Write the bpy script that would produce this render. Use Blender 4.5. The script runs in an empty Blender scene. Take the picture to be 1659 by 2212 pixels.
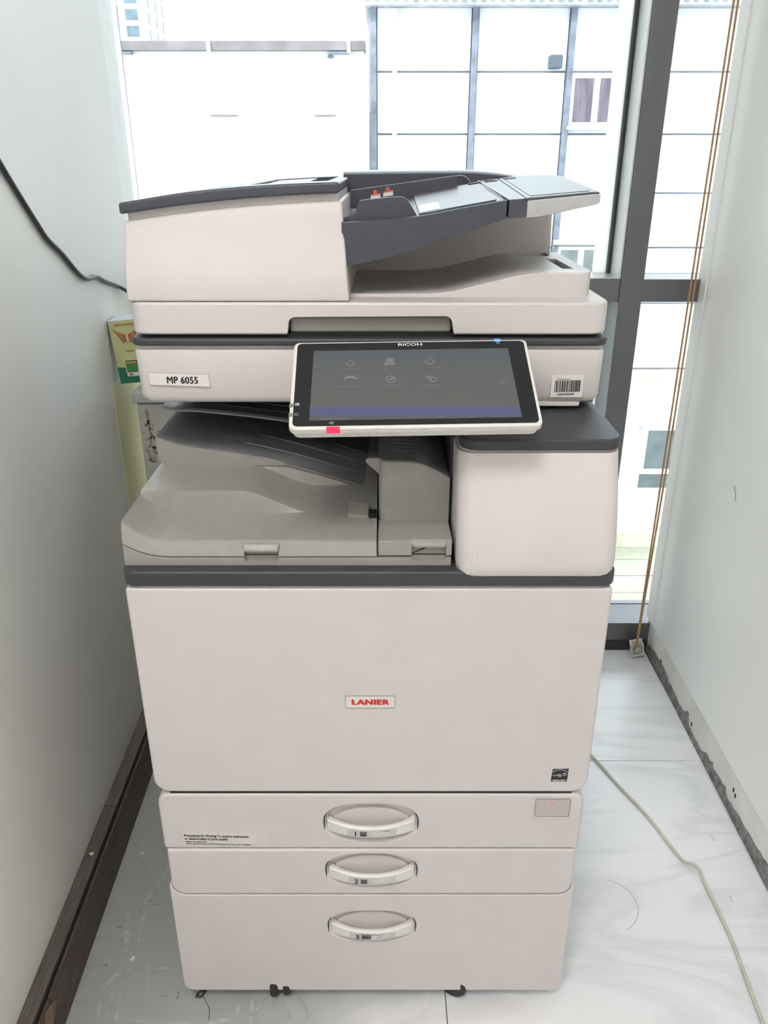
import bpy, bmesh, math, random
from mathutils import Vector, Matrix
random.seed(7)
S = bpy.context.scene
C = S.collection
# ------------------------------------------------------------------ camera, sky, sun, exposure
cam = bpy.data.objects.new('camera', bpy.data.cameras.new('camera'))
C.objects.link(cam)
cam.location = (.018, -.837, 1.214)
cam.rotation_euler = (math.radians(90 - 23.862), 0, 0)
cam.data.sensor_fit = 'HORIZONTAL'; cam.data.sensor_width = 36
cam.data.lens = 36 * 1720 / 1659
cam.data.clip_start = .02; cam.data.clip_end = 600
S.camera = cam
w = bpy.data.worlds.new('sky'); S.world = w; w.use_nodes = True
bg = w.node_tree.nodes['Background']
bg.inputs[0].default_value = (.86, .94, 1, 1); bg.inputs[1].default_value = 4.5
sun = bpy.data.objects.new('sun', bpy.data.lights.new('sun', 'SUN')); C.objects.link(sun)
sun.data.energy = 3.8; sun.data.angle = .02; sun.data.color = (1, .95, .86)
sun.rotation_euler = (math.radians(48), 0, math.radians(-24))
port = bpy.data.lights.new('window_portal', 'AREA'); port.shape = 'RECTANGLE'; port.size = 1.26; port.size_y = 2.7
port.cycles.is_portal = True
po = bpy.data.objects.new('window_portal', port); C.objects.link(po)
po.location = (.1, 1.12, 1.36); po.rotation_euler = (math.radians(-90), 0, 0)
vs = S.view_settings
vs.view_transform = 'Standard'; vs.look = 'None'; vs.gamma = 1; vs.use_curve_mapping = False
vs.exposure = 0.0

# ------------------------------------------------------------------ materials
MATS = {}
def mat(name, rgb, rough=.5, var=.04, scale=40, bump=0, bscale=300, metal=0, emit=None, spec=.5, stretch=None, coat=0):
    if name in MATS: return MATS[name]
    m = bpy.data.materials.new(name); m.use_nodes = True
    nt = m.node_tree; b = nt.nodes['Principled BSDF']; L = nt.links
    b.inputs['Roughness'].default_value = rough; b.inputs['Metallic'].default_value = metal
    b.inputs['Specular IOR Level'].default_value = spec
    b.inputs['Coat Weight'].default_value = coat
    tc = nt.nodes.new('ShaderNodeTexCoord'); src = tc.outputs['Object']
    if stretch:
        mp = nt.nodes.new('ShaderNodeMapping'); mp.inputs['Scale'].default_value = stretch
        L.new(src, mp.inputs[0]); src = mp.outputs[0]
    n = nt.nodes.new('ShaderNodeTexNoise'); n.inputs['Scale'].default_value = scale; n.inputs['Detail'].default_value = 4
    L.new(src, n.inputs['Vector'])
    r = nt.nodes.new('ShaderNodeValToRGB')
    r.color_ramp.elements[0].position = .3; r.color_ramp.elements[1].position = .7
    r.color_ramp.elements[0].color = [max(0, c * (1 - var)) for c in rgb] + [1]
    r.color_ramp.elements[1].color = [min(1, c * (1 + var)) for c in rgb] + [1]
    L.new(n.outputs['Fac'], r.inputs[0]); L.new(r.outputs[0], b.inputs['Base Color'])
    if bump:
        n2 = nt.nodes.new('ShaderNodeTexNoise'); n2.inputs['Scale'].default_value = bscale
        L.new(tc.outputs['Object'], n2.inputs['Vector'])
        bp = nt.nodes.new('ShaderNodeBump'); bp.inputs['Strength'].default_value = bump; bp.inputs['Distance'].default_value = .001
        L.new(n2.outputs['Fac'], bp.inputs['Height']); L.new(bp.outputs[0], b.inputs['Normal'])
    if emit:
        b.inputs['Emission Color'].default_value = (*emit[0], 1); b.inputs['Emission Strength'].default_value = emit[1]
    MATS[name] = m
    return m
WHITE = mat('white_plastic', (.625, .585, .58), .42, .02, 20, .12, 900)
HANDLE = mat('ivory_plastic', (.72, .70, .665), .38, .03, 30)
DARK = mat('charcoal_plastic', (.045, .045, .052), .42, .08, 300, .2, 1400)
SLATE = mat('slate_plastic', (.06, .065, .085), .38, .06, 200, .15, 1200)
GREY = mat('grey_plastic', (.32, .31, .29), .40, .04, 60, .12, 1000)
TRAYD = mat('dark_grey_plastic', (.16, .162, .17), .30, .06, 80, .12, 1000)
BLACK = mat('black_gap', (.008, .008, .01), .6)
WALL = mat('wall_paint', (.85, .85, .815), .55, .03, 3, .10, 120)
CEIL = mat('ceiling_paint', (.8, .8, .78), .8, .02, 3)
FRAME = mat('anodised_frame', (.16, .16, .175), .35, .06, 30, metal=.5, stretch=(1, 1, .1))
FRAMEL = mat('frame_gasket', (.03, .03, .035), .6)
RUBBER = mat('black_rubber', (.02, .02, .022), .55)
PAPER = mat('paper', (.75, .75, .72), .7)
INK = mat('black_ink', (.012, .012, .015), .5)
REDINK = mat('red_ink', (.62, .03, .025), .45)
LABEL = mat('silver_label', (.55, .55, .53), .4, .03, 200)
STICK = mat('clear_sticker', (.72, .68, .64), .3, .02)
WINK = mat('white_ink', (.75, .75, .75), .5)
STEEL = mat('steel_wire', (.35, .34, .33), .35, metal=.8)

def glass_mat():
    m = bpy.data.materials.new('window_glass'); m.use_nodes = True; nt = m.node_tree; nt.nodes.clear()
    o = nt.nodes.new('ShaderNodeOutputMaterial'); mx = nt.nodes.new('ShaderNodeMixShader')
    t = nt.nodes.new('ShaderNodeBsdfTransparent'); g = nt.nodes.new('ShaderNodeBsdfGlossy')
    t.inputs[0].default_value = (.95, .97, .96, 1); g.inputs['Roughness'].default_value = .02
    f = nt.nodes.new('ShaderNodeFresnel'); f.inputs[0].default_value = 1.35
    nt.links.new(f.outputs[0], mx.inputs[0]); nt.links.new(t.outputs[0], mx.inputs[1]); nt.links.new(g.outputs[0], mx.inputs[2])
    nt.links.new(mx.outputs[0], o.inputs[0]); return m
GLASS = glass_mat()
def film_mat():
    m = bpy.data.materials.new('frosted_film'); m.use_nodes = True; nt = m.node_tree; nt.nodes.clear()
    o = nt.nodes.new('ShaderNodeOutputMaterial'); mx = nt.nodes.new('ShaderNodeMixShader')
    t = nt.nodes.new('ShaderNodeBsdfTranslucent'); g = nt.nodes.new('ShaderNodeBsdfDiffuse')
    t.inputs[0].default_value = (.97, .97, .95, 1); g.inputs[0].default_value = (.8, .8, .78, 1); mx.inputs[0].default_value = .1
    nt.links.new(t.outputs[0], mx.inputs[1]); nt.links.new(g.outputs[0], mx.inputs[2]); nt.links.new(mx.outputs[0], o.inputs[0]); return m
FILM = film_mat()

# ------------------------------------------------------------------ mesh helpers
def box(bm, x0, x1, y0, y1, z0, z1):
    v = [bm.verts.new(p) for p in ((x0,y0,z0),(x1,y0,z0),(x1,y1,z0),(x0,y1,z0),(x0,y0,z1),(x1,y0,z1),(x1,y1,z1),(x0,y1,z1))]
    for f in ((3,2,1,0),(4,5,6,7),(0,1,5,4),(1,2,6,5),(2,3,7,6),(3,0,4,7)): bm.faces.new([v[i] for i in f])
    return v
def loft(bm, rings, cap=True, closed=True):
    vr = [[bm.verts.new(p) for p in r] for r in rings]
    n = len(rings[0])
    for a, b in zip(vr, vr[1:]):
        for i in range(n if closed else n - 1):
            bm.faces.new((a[i], a[(i+1) % n], b[(i+1) % n], b[i]))
    if cap:
        bm.faces.new(vr[0][::-1]); bm.faces.new(vr[-1])
    return vr
def prism_xz(bm, pts, y0, y1): return loft(bm, [[(x, y0, z) for x, z in pts], [(x, y1, z) for x, z in pts]])
def prism_xy(bm, pts, z0, z1): return loft(bm, [[(x, y, z0) for x, y in pts], [(x, y, z1) for x, y in pts]])
def prism_yz(bm, pts, x0, x1): return loft(bm, [[(x0, y, z) for y, z in pts], [(x1, y, z) for y, z in pts]])
def arc(cx, cy, r, a0, a1, n=6, ry=None):
    ry = r if ry is None else ry
    return [(cx + r*math.cos(math.radians(a0+(a1-a0)*i/n)), cy + ry*math.sin(math.radians(a0+(a1-a0)*i/n))) for i in range(n+1)]
def rrect(x0, x1, y0, y1, r, n=6):
    if not isinstance(r, (tuple, list)): r = (r,)*4
    out = []
    for (cx, cy, a), q in zip(((x0, y0, 180), (x1, y0, 270), (x1, y1, 0), (x0, y1, 90)), r):
        if q <= 0: out.append((cx, cy)); continue
        sx = q if cx == x0 else -q; sy = q if cy == y0 else -q
        out += arc(cx+sx, cy+sy, q, a, a+90, n)
    return out
def tube(bm, pts, r, n=8, cap=True):
    P = [Vector(p) for p in pts]; rings = []; up = None
    for i, p in enumerate(P):
        t = (P[min(i+1, len(P)-1)] - P[max(i-1, 0)]).normalized()
        if up is None: up = Vector((0,0,1)) if abs(t.z) < .9 else Vector((1,0,0))
        s = t.cross(up).normalized(); up = s.cross(t).normalized()
        rr = r[i] if isinstance(r, (list, tuple)) else r
        rings.append([tuple(p + rr*(math.cos(2*math.pi*k/n)*s + math.sin(2*math.pi*k/n)*up)) for k in range(n)])
    loft(bm, rings, cap)
def smooth_path(pts, k=8):
    P = [Vector(p) for p in pts]; out = []
    for i in range(len(P)-1):
        p0, p1, p2, p3 = P[max(i-1,0)], P[i], P[i+1], P[min(i+2, len(P)-1)]
        for j in range(k):
            t = j/k
            out.append(.5*((2*p1)+(p2-p0)*t+(2*p0-5*p1+4*p2-p3)*t*t+(3*p1-p0-3*p2+p3)*t**3))
    out.append(P[-1]); return out
def lerp_curve(pts):
    """smooth function z(x) through sorted points (monotone-ish cubic)"""
    xs = [p[0] for p in pts]; zs = [p[1] for p in pts]; n = len(xs)
    d = [(zs[i+1]-zs[i])/(xs[i+1]-xs[i]) for i in range(n-1)]
    m = [d[0]] + [(0 if d[i-1]*d[i] < 0 else (d[i-1]+d[i])/2) for i in range(1, n-1)] + [d[-1]]
    def f(x):
        if x <= xs[0]: return zs[0] + m[0]*(x-xs[0])*0
        if x >= xs[-1]: return zs[-1]
        i = max(k for k in range(n-1) if xs[k] <= x); h = xs[i+1]-xs[i]; t = (x-xs[i])/h
        return (2*t**3-3*t*t+1)*zs[i]+(t**3-2*t*t+t)*h*m[i]+(-2*t**3+3*t*t)*zs[i+1]+(t**3-t*t)*h*m[i+1]
    return f
def link(name, me, m, parent=None):
    o = bpy.data.objects.new(name, me); C.objects.link(o)
    if m: 
        if len(me.materials) == 0: me.materials.append(m)
    if parent:
        o.parent = parent
        off = Vector(parent.get('_o', (0, 0, 0)))
        o.matrix_parent_inverse = Matrix.Translation(-off)
    return o
def obj(name, bm, m, parent=None, bevel=0, seg=3, ang=35, smooth=True, xf=None, wn=True):
    bmesh.ops.recalc_face_normals(bm, faces=bm.faces)
    if bevel:
        bm.normal_update()
        ed = [e for e in bm.edges if len(e.link_faces) == 2 and e.calc_face_angle(0) > math.radians(ang)]
        bmesh.ops.bevel(bm, geom=ed, offset=bevel, segments=seg, profile=.5, affect='EDGES', clamp_overlap=True)
        bmesh.ops.recalc_face_normals(bm, faces=bm.faces)
    if xf is not None: bm.transform(xf)
    bm.normal_update()
    if smooth:
        for f in bm.faces: f.smooth = True
        for e in bm.edges: e.smooth = not (len(e.link_faces) == 2 and e.calc_face_angle(0) > math.radians(40))
    me = bpy.data.meshes.new(name); bm.to_mesh(me); bm.free()
    o = link(name, me, m, parent)
    if bevel and wn:
        o.modifiers.new('wn', 'WEIGHTED_NORMAL').keep_sharp = True
    return o
def part(name, m, parent, fn, bevel=0, **k):
    bm = bmesh.new(); fn(bm); return obj(name, bm, m, parent, bevel, **k)
def cut(o, cutters):
    """subtract bmesh cutters from o and bake the result"""
    tmp = []
    for cbm in cutters:
        bmesh.ops.recalc_face_normals(cbm, faces=cbm.faces)
        me = bpy.data.meshes.new('cutter'); cbm.to_mesh(me); cbm.free()
        c = bpy.data.objects.new('cutter', me); C.objects.link(c); tmp.append(c)
        md = o.modifiers.new('b', 'BOOLEAN'); md.operation = 'DIFFERENCE'; md.object = c; md.solver = 'EXACT'
    wnm = [md for md in o.modifiers if md.type == 'WEIGHTED_NORMAL']
    for md in wnm: o.modifiers.remove(md)
    bpy.context.view_layer.update()
    dg = bpy.context.evaluated_depsgraph_get()
    me = bpy.data.meshes.new_from_object(o.evaluated_get(dg))
    o.modifiers.clear(); old = o.data; o.data = me; me.name = o.name
    for c in tmp: bpy.data.objects.remove(c)
    bm = bmesh.new(); bm.from_mesh(me)
    for f in bm.faces: f.smooth = True
    for e in bm.edges: e.smooth = not (len(e.link_faces) == 2 and e.calc_face_angle(0) > math.radians(32))
    bm.to_mesh(me); bm.free()
    o.modifiers.new('wn', 'WEIGHTED_NORMAL').keep_sharp = True
    return o
def text_bm(s, size, bold=0, align='LEFT', sx=1.0, spacing=1.0):
    cu = bpy.data.curves.new('t', 'FONT'); cu.body = s; cu.size = size; cu.align_x = align
    cu.extrude = .00012; cu.resolution_u = 3; cu.space_character = spacing
    o = bpy.data.objects.new('t', cu); C.objects.link(o); bpy.context.view_layer.update()
    me = bpy.data.meshes.new_from_object(o.evaluated_get(bpy.context.evaluated_depsgraph_get()))
    bpy.data.objects.remove(o); bpy.data.curves.remove(cu)
    bm = bmesh.new()
    for dx, dy, dz in ([(0, 0, 0)] if not bold else [(-bold, 0, 0), (bold, 0, .00001), (0, bold*.5, .00002), (0, -bold*.5, .00003)]):
        n0 = len(bm.verts); bm.from_mesh(me); bm.verts.ensure_lookup_table()
        for v in bm.verts[n0:]: v.co += Vector((dx, dy, dz))
    bpy.data.meshes.remove(me)
    bm.transform(Matrix.Diagonal((sx, 1, 1, 1)))
    return bm
FRONT = Matrix.Rotation(math.radians(90), 4, 'X')     # text plane XY -> XZ facing -y
def text(name, s, size, loc, m, parent, bold=0, align='LEFT', rot=0, sx=1.0, xf=None, spacing=1.0):
    bm = text_bm(s, size, bold, align, sx, spacing)
    if xf is None: xf = Matrix.Translation(loc) @ FRONT @ Matrix.Rotation(rot, 4, 'Z')
    bm.transform(xf); return obj(name, bm, m, parent, smooth=False)
def thing(name, label, cat, loc=(0,0,0), group=None):
    o = bpy.data.objects.new(name, None); C.objects.link(o); o.location = loc; o['_o'] = loc
    o.empty_display_size = .05
    return tag(o, label, cat, group)
def tag(o, label, cat, group=None):
    o['label'] = label; o['category'] = cat
    if group: o['group'] = group
    return o
def struct(o): o['kind'] = 'structure'; return o
def ss(a, b, x):
    t = min(1, max(0, (x-a)/(b-a))); return t*t*(3-2*t)

# ================================================================== THE ROOM
# left wall runs a hair off the copier's axis: x = -.5055 - .0232*y
def lx(y): return -.5055 - .0232*y
def rx(y): return .7101 + .0134*y
bm = bmesh.new(); prism_xy(bm, [(lx(.945), .945), (lx(-.5), -.5), (lx(-.5)-.12, -.5), (lx(.945)-.12, .945)], -.01, 2.75)
wl = struct(obj('wall_left', bm, WALL))
part('yellow_patch', mat('yellow_patch', (.85, .78, .42), .6, .05, 6), wl, lambda b: prism_xy(b, [(lx(.945)+.0012, .9445), (lx(.71)+.0008, .71), (lx(.71)-.01, .71), (lx(.945)-.01, .9445)], .10, .80))  # thin yellow patch on the wall beside the cabinet
bm = bmesh.new(); prism_xy(bm, [(rx(1.0), 1.0), (rx(1.0)+.12, 1.0), (rx(-3.4)+.12, -3.4), (rx(-3.4), -3.4)], .098, 2.75)
wr = struct(obj('wall_right', bm, WALL))
part('crack', mat('wall_scratch', (.42, .41, .36), .7), wr, lambda b: tube(b, [(rx(.62)-.0003, .640, .618), (rx(.62)-.0006, .628, .607), (rx(.62)-.0004, .622, .592)], .0011, 5))
bm = bmesh.new(); prism_xy(bm, [(rx(1.0)-.0022, 1.004), (rx(1.0)+.1, 1.004), (rx(.953)+.1, .953), (rx(.953)-.0022, .953)], .098, 2.75)
struct(obj('trim_1', bm, WALL, bevel=.0012, seg=2))
bm = bmesh.new(); box(bm, -3.4, .85, -3.52, -3.4, -.01, 2.75); struct(obj('wall_back', bm, WALL))
bm = bmesh.new(); box(bm, -3.52, -3.4, -3.4, -.38, -.01, 2.75); struct(obj('wall_far_left', bm, WALL))
bm = bmesh.new(); box(bm, -3.4, lx(-.5)-.12, -.5, -.38, -.01, 2.75); struct(obj('wall_return', bm, WALL))
bm = bmesh.new(); box(bm, -3.52, .86, -3.52, 1.12, 2.75, 2.85); struct(obj('ceiling', bm, CEIL))
# jamb between left wall and glass
bm = bmesh.new(); box(bm, lx(.945)-.12, lx(.945)-.0160, .945, 1.12, -.01, 2.75)
struct(obj('trim_2', bm, mat('white_jamb', (.9, .91, .92), .5), bevel=.002))

# ---- floor: marble tiles, each a piece
def tile_mat():
    m = bpy.data.materials.new('marble_tile'); m.use_nodes = True; nt = m.node_tree; L = nt.links; b = nt.nodes['Principled BSDF']
    b.inputs['Roughness'].default_value = .22
    tc = nt.nodes.new('ShaderNodeTexCoord'); mp = nt.nodes.new('ShaderNodeMapping'); g = nt.nodes.new('ShaderNodeNewGeometry')
    mp.inputs['Rotation'].default_value = (0, 0, math.radians(52)); mp.inputs['Scale'].default_value = (1.0, 3.4, 1)
    L.new(g.outputs['Position'], mp.inputs[0])
    n = nt.nodes.new('ShaderNodeTexNoise'); n.inputs['Scale'].default_value = 1.7; n.inputs['Detail'].default_value = 7; n.inputs['Distortion'].default_value = .9
    L.new(mp.outputs[0], n.inputs['Vector'])
    r = nt.nodes.new('ShaderNodeValToRGB'); e = r.color_ramp.elements
    e[0].position = .44; e[0].color = (.80, .81, .83, 1); e[1].position = .60; e[1].color = (.80, .81, .83, 1)
    x = e.new(.505); x.color = (.70, .71, .735, 1); x = e.new(.535); x.color = (.775, .785, .805, 1)
    L.new(n.outputs['Fac'], r.inputs[0])
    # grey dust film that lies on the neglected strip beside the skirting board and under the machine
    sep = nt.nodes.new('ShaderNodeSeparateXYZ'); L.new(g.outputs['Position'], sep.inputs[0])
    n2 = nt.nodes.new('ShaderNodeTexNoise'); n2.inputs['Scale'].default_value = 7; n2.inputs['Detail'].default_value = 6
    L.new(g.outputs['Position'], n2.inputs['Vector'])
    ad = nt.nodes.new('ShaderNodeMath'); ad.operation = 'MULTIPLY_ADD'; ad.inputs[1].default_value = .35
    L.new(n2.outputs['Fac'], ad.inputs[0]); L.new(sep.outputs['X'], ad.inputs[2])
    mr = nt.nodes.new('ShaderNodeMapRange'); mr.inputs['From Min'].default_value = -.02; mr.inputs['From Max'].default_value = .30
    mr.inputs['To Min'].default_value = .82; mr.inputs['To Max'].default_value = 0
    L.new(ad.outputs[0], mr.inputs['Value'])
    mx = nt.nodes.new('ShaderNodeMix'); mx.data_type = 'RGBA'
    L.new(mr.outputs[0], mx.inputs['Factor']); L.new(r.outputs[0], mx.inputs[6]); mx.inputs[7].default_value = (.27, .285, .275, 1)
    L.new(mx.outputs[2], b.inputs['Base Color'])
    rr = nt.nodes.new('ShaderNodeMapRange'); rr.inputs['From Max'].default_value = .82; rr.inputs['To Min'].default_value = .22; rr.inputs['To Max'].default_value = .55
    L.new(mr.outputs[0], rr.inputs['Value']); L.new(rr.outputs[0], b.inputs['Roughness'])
    return m
TILE = tile_mat()
bm = bmesh.new(); box(bm, -3.52, .86, -3.52, 1.05, -.12, -.003)
floor = struct(obj('floor', bm, mat('grout', (.16, .16, .15), .9)))
for i in range(-5, 2):
    for j in range(-5, 2):
        x0, x1 = .1155 + .8*(i-1) + .0008, .1155 + .8*i - .0008
        y0, y1 = .5497 + .8*(j-1) + .0008, .5497 + .8*j - .0008
        x0, x1, y0, y1 = max(x0, -3.4), min(x1, .722), max(y0, -3.4), min(y1, 1.0)
        if x1 - x0 < .02 or y1 - y0 < .02: continue
        part('tile', TILE, floor, lambda b: box(b, x0, x1, y0, y1, -.004, 0), .0006, seg=1)
# scuffs and smears wiped through the dust
SCUFF = [(0.008,[(-0.3922,0.0535),(-0.4174,0.0439),(-0.4259,0.0305),(-0.4301,0.0159)]),
(0.005,[(-0.3726,0.0759),(-0.3635,0.081),(-0.3538,0.0836),(-0.3301,0.083)]),
(0.005,[(-0.3644,0.0453),(-0.3464,0.0549),(-0.3307,0.0535),(-0.3125,0.0466)]),
(0.010,[(-0.439,0.1681),(-0.4297,0.1459),(-0.4159,0.0946),(-0.4034,0.0745)]),
(0.007,[(-0.4003,0.2213),(-0.4065,0.1811),(-0.4017,0.1335),(-0.3986,0.1034)]),
(0.003,[(-0.3735,0.0745),(-0.36,0.0199),(-0.355,-0.0209)]),
(0.008,[(-0.2111,0.012),(-0.2106,-0.0135),(-0.2141,-0.0283),(-0.2705,-0.0356),(-0.3749,-0.032)]),
(0.006,[(-0.1941,0.0146),(-0.1897,-0.0059),(-0.1864,-0.0356)]),
(0.005,[(-0.1638,0.012),(-0.1821,-0.016)]),(0.007,[(-0.1542,0.0043),(-0.1358,-0.016),(-0.1191,-0.0356)]),
(0.005,[(-0.415,0.0278),(-0.412,-0.0059),(-0.4062,-0.0456)]),(0.007,[(-0.4309,0.0146),(-0.4275,-0.011),(-0.4242,-0.0456)]),
(0.004,[(-0.401,0.0146),(-0.3945,-0.0408)]),(0.006,[(-0.124,0.012),(-0.1074,-0.0059),(-.098,-.03)]),
(0.012,[(-.40,.20),(-.385,.26),(-.37,.33)])]
SC = mat('wiped_streak', (.40, .415, .405), .6, .2, 60)
for wd, p in SCUFF:
    q = smooth_path([(a, b, .0004) for a, b in p], 6); n = len(q)
    bm = bmesh.new(); rows = []
    for i, v in enumerate(q):
        t = (q[min(i+1, n-1)] - q[max(i-1, 0)]).normalized(); s = Vector((-t.y, t.x, 0)); h = wd*.5*(.35 + .65*math.sin(math.pi*min(1, max(0, (i+.3)/n)))) * random.uniform(.8, 1.15)
        rows.append([(*(v + s*h)[:2], .0002), (*(v + s*h)[:2], .0005), (*(v - s*h)[:2], .0005), (*(v - s*h)[:2], .0002)])
    loft(bm, rows); obj('scuff_mark', bm, SC, floor)

# ---- left skirting: two stacked timber boards with an open joint
WOOD = mat('brown_wood', (.085, .055, .043), .5, .45, 14, .3, 120, stretch=(18, 1.2, 18))
WOODT = mat('grey_brown_wood', (.105, .085, .075), .55, .3, 14, .25, 120, stretch=(18, 1.2, 18))
def bl(y): return -.4720 - .0215*y
bb = bmesh.new(); prism_xy(bb, [(bl(.64)-.004, .64), (bl(-.5)-.004, -.5), (lx(-.5), -.5), (lx(.64), .64)], 0, .086)
bbl = struct(obj('baseboard_left', bb, BLACK))
part('board', WOOD, bbl, lambda b: prism_xy(b, [(bl(.64), .64), (bl(-.06), -.06), (bl(-.06)-.004, -.06), (bl(.64)-.004, .64)], 0, .0925), .001, seg=2)
part('board', WOOD, bbl, lambda b: prism_xy(b, [(bl(-.062), -.062), (bl(-.5), -.5), (bl(-.5)-.004, -.5), (bl(-.062)-.004, -.062)], 0, .0925), .001, seg=2)
for a, c in ((.64, .318), (.316, -.5)):
    part('top_strip', WOODT, bbl, lambda b: prism_xy(b, [(bl(a)-.0095, a), (bl(c)-.0095, c), (lx(c), c), (lx(a), a)], .085, .0955), .0015, seg=2)
part('splinter', mat('raw_wood', (.24, .15, .10), .7, .2, 60), bbl, lambda b: prism_yz(b, [(-.075, .088), (-.048, .072), (-.066, .050), (-.105, .03), (-.11, .05)], bl(-.06)-.001, bl(-.06)+.0018))
# ---- right: raw plaster strip where skirting was taken off, grey mortar at its foot
PLAS = mat('raw_plaster', (.74, .73, .69), .8, .10, 9, .6, 60)
bm = bmesh.new(); prism_xy(bm, [(rx(1.0)+.005, 1.0), (rx(1.0)+.12, 1.0), (rx(-3.4)+.12, -3.4), (rx(-3.4)+.005, -3.4)], -.004, .098)
bbr = struct(obj('baseboard_right', bm, PLAS))
mort = [(.985,.018),(.9733,.0235),(.93,.033),(.8654,.0401),(.8216,.038),(.80,.03),(.7621,.0273),(.72,.024),(.6851,.0278),(.667,.042),(.660,.040),(.6489,.016),(.60,.013),(.5626,.0151),(.545,.026),(.5358,.0281),(.5143,.0271),(.505,.036),(.495,.024),(.4324,.0331),(.4167,.019),(.38,.024),(.3197,.0301),(.27,.034),(.2303,.0385),(.18,.034),(.12,.03),(.02,.035),(-.2,.03)]
mort2 = []
for (a, b), (c, d) in zip(mort, mort[1:]):
    for k in range(4): mort2.append((a+(c-a)*k/4, b+(d-b)*k/4+random.uniform(-.0025, .0025)))
mort2.append(mort[-1])
bm = bmesh.new(); rows = [[(rx(y)+.007, y, .0), (rx(y)+.0012, y, .0), (rx(y)+.0030, y, z), (rx(y)+.007, y, z+.001)] for y, z in mort2]
loft(bm, rows); obj('mortar_band', bm, mat('grey_mortar', (.20, .20, .195), .9, .4, 60, 1, 150), bbr, smooth=False)
for y, z in ((.8707, .042), (.6369, .030), (.3894, .0507), (.40, .056)):
    part('chip_hole', BLACK, bbr, lambda b: loft(b, [[(rx(y)+.0045, y+.004*math.cos(t)*k*random.uniform(.7, 1.1), z+.006*math.sin(t)*k) for t in [i*.785 for i in range(8)]] for k in (1,)] + [[(rx(y)+.008, y+.002*math.cos(t), z+.003*math.sin(t)) for t in [i*.785 for i in range(8)]]]))
bm = bmesh.new(); prism_xy(bm, [(rx(.985)-.0048, .985), (rx(.985)+.0015, .985), (rx(-.4)+.0015, -.4), (rx(-.4)-.0048, -.4)], -.001, .0016)
part('tile_edge', mat('tile_edge', (.8, .8, .8), .4), bbr, lambda b: prism_xy(b, [(rx(.985)-.006, .985), (rx(.985)-.0035, .985), (rx(-.4)-.0035, -.4), (rx(-.4)-.006, -.4)], -.001, .0025)); bm.free()

# ---- window wall
GY = 1.0
bm = bmesh.new()
wf = thing('window_1', 'floor to ceiling window with dark grey mullion and transom behind the copier', 'window', (.1, 1.0, 0)); struct(wf)
for k in ('label', 'category'): del wf[k]
part('mullion', FRAME, wf, lambda b: box(b, .5432, .5946, .985, 1.11, .09, 2.75), .0015, seg=2)
for nm, a, b_ in (('transom', -.535, .5432), ('transom', .5946, .76)):
    part(nm, FRAME, wf, lambda b: box(b, a, b_, .9875, 1.11, .9220, .9715), .0012, seg=2)
part('sill_frame', FRAME, wf, lambda b: box(b, -.535, .76, .986, 1.11, .030, .083), .0015, seg=2)
part('sill_gasket', FRAMEL, wf, lambda b: box(b, -.535, .76, .984, 1.11, -.003, .030))
part('head_frame', FRAME, wf, lambda b: box(b, -.535, .76, .985, 1.11, 2.69, 2.75), .0015, seg=2)
for x0, x1, z0, z1 in ((-.534, .5432, .9715, 2.69), (-.534, .5432, .083, .922), (.5946, .76, .9715, 2.69), (.5946, .76, .083, .922)):
    part('pane', GLASS, wf, lambda b: box(b, x0, x1, 1.085, 1.091, z0, z1), smooth=False)
BEAD = mat('pale_aluminium', (.62, .62, .65), .35, .05, 30, metal=.3)
part('glazing_bead', BEAD, wf, lambda b: box(b, .5395, .5432, .9880, 1.0655, .9715, 2.69), .0008, seg=1)
part('glazing_bead', BEAD, wf, lambda b: box(b, -.534, .5395, .9900, 1.0850, .9715, .9740), .0008, seg=1)
part('gasket', FRAMEL, wf, lambda b: box(b, .533, .5432, 1.066, 1.085, .9715, 2.69))
for z0, z1 in ((.9715, 2.69), (.083, .922)):
    part('frosted_strip', FILM, wf, lambda b: box(b, .5015, .533 if z0 > .5 else .5432, 1.0815, 1.0835, z0, z1), smooth=False)

# ================================================================== THE COPIER
cop = thing('office_copier', 'large white and charcoal floor-standing office copier with tilted touch screen', 'copier', (0, .32, 0))
HX = .2935
part('chassis', BLACK, cop, lambda b: box(b, -.279, .279, .0195, .6, .05, .77))
part('body', WHITE, cop, lambda b: box(b, -.2925, .2925, .026, .64, .034, .7455), .006)
# --- door
door = part('front_door', WHITE, cop, lambda b: prism_xz(b, rrect(-HX, HX, .4262, .7432, (.022, .022, .004, .004)), 0, .026), .007, seg=4)
part('badge', STICK, door, lambda b: prism_xz(b, rrect(-.0312, .0318, .5680, .5862, .0022, 3), -.0006, .002), .0004, seg=1)
part('badge_rim', mat('rim_grey', (.33, .32, .31), .4), door, lambda b: loft(b, [[(x, y, z) for x, z in rrect(-.0312-o, .0318+o, .5680-o, .5862+o, .0022+o, 3)] for y, o in ((.0005, 0), (-.0009, 0), (-.0009, .0006), (.0005, .0006))], cap=False))
text('brand_lettering', 'LANIER', .0112, (.0003, -.0009, .5734), REDINK, door, bold=.00075, align='CENTER', sx=1.22, spacing=1.08)
es = part('energy_sticker', PAPER, door, lambda b: prism_xz(b, [(.2426, .4452), (.2654, .4457), (.2662, .4688), (.2436, .4683)], -.0005, .001))
part('sticker_print', INK, door, lambda b: [prism_xz(b, [(.2431, .4489), (.2651, .4493), (.2656, .4682), (.2441, .4677)], -.0008, -.0004), prism_xz(b, [(.2431, .4457), (.2649, .4461), (.2650, .4482), (.2431, .4479)], -.0008, -.0004)])
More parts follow.
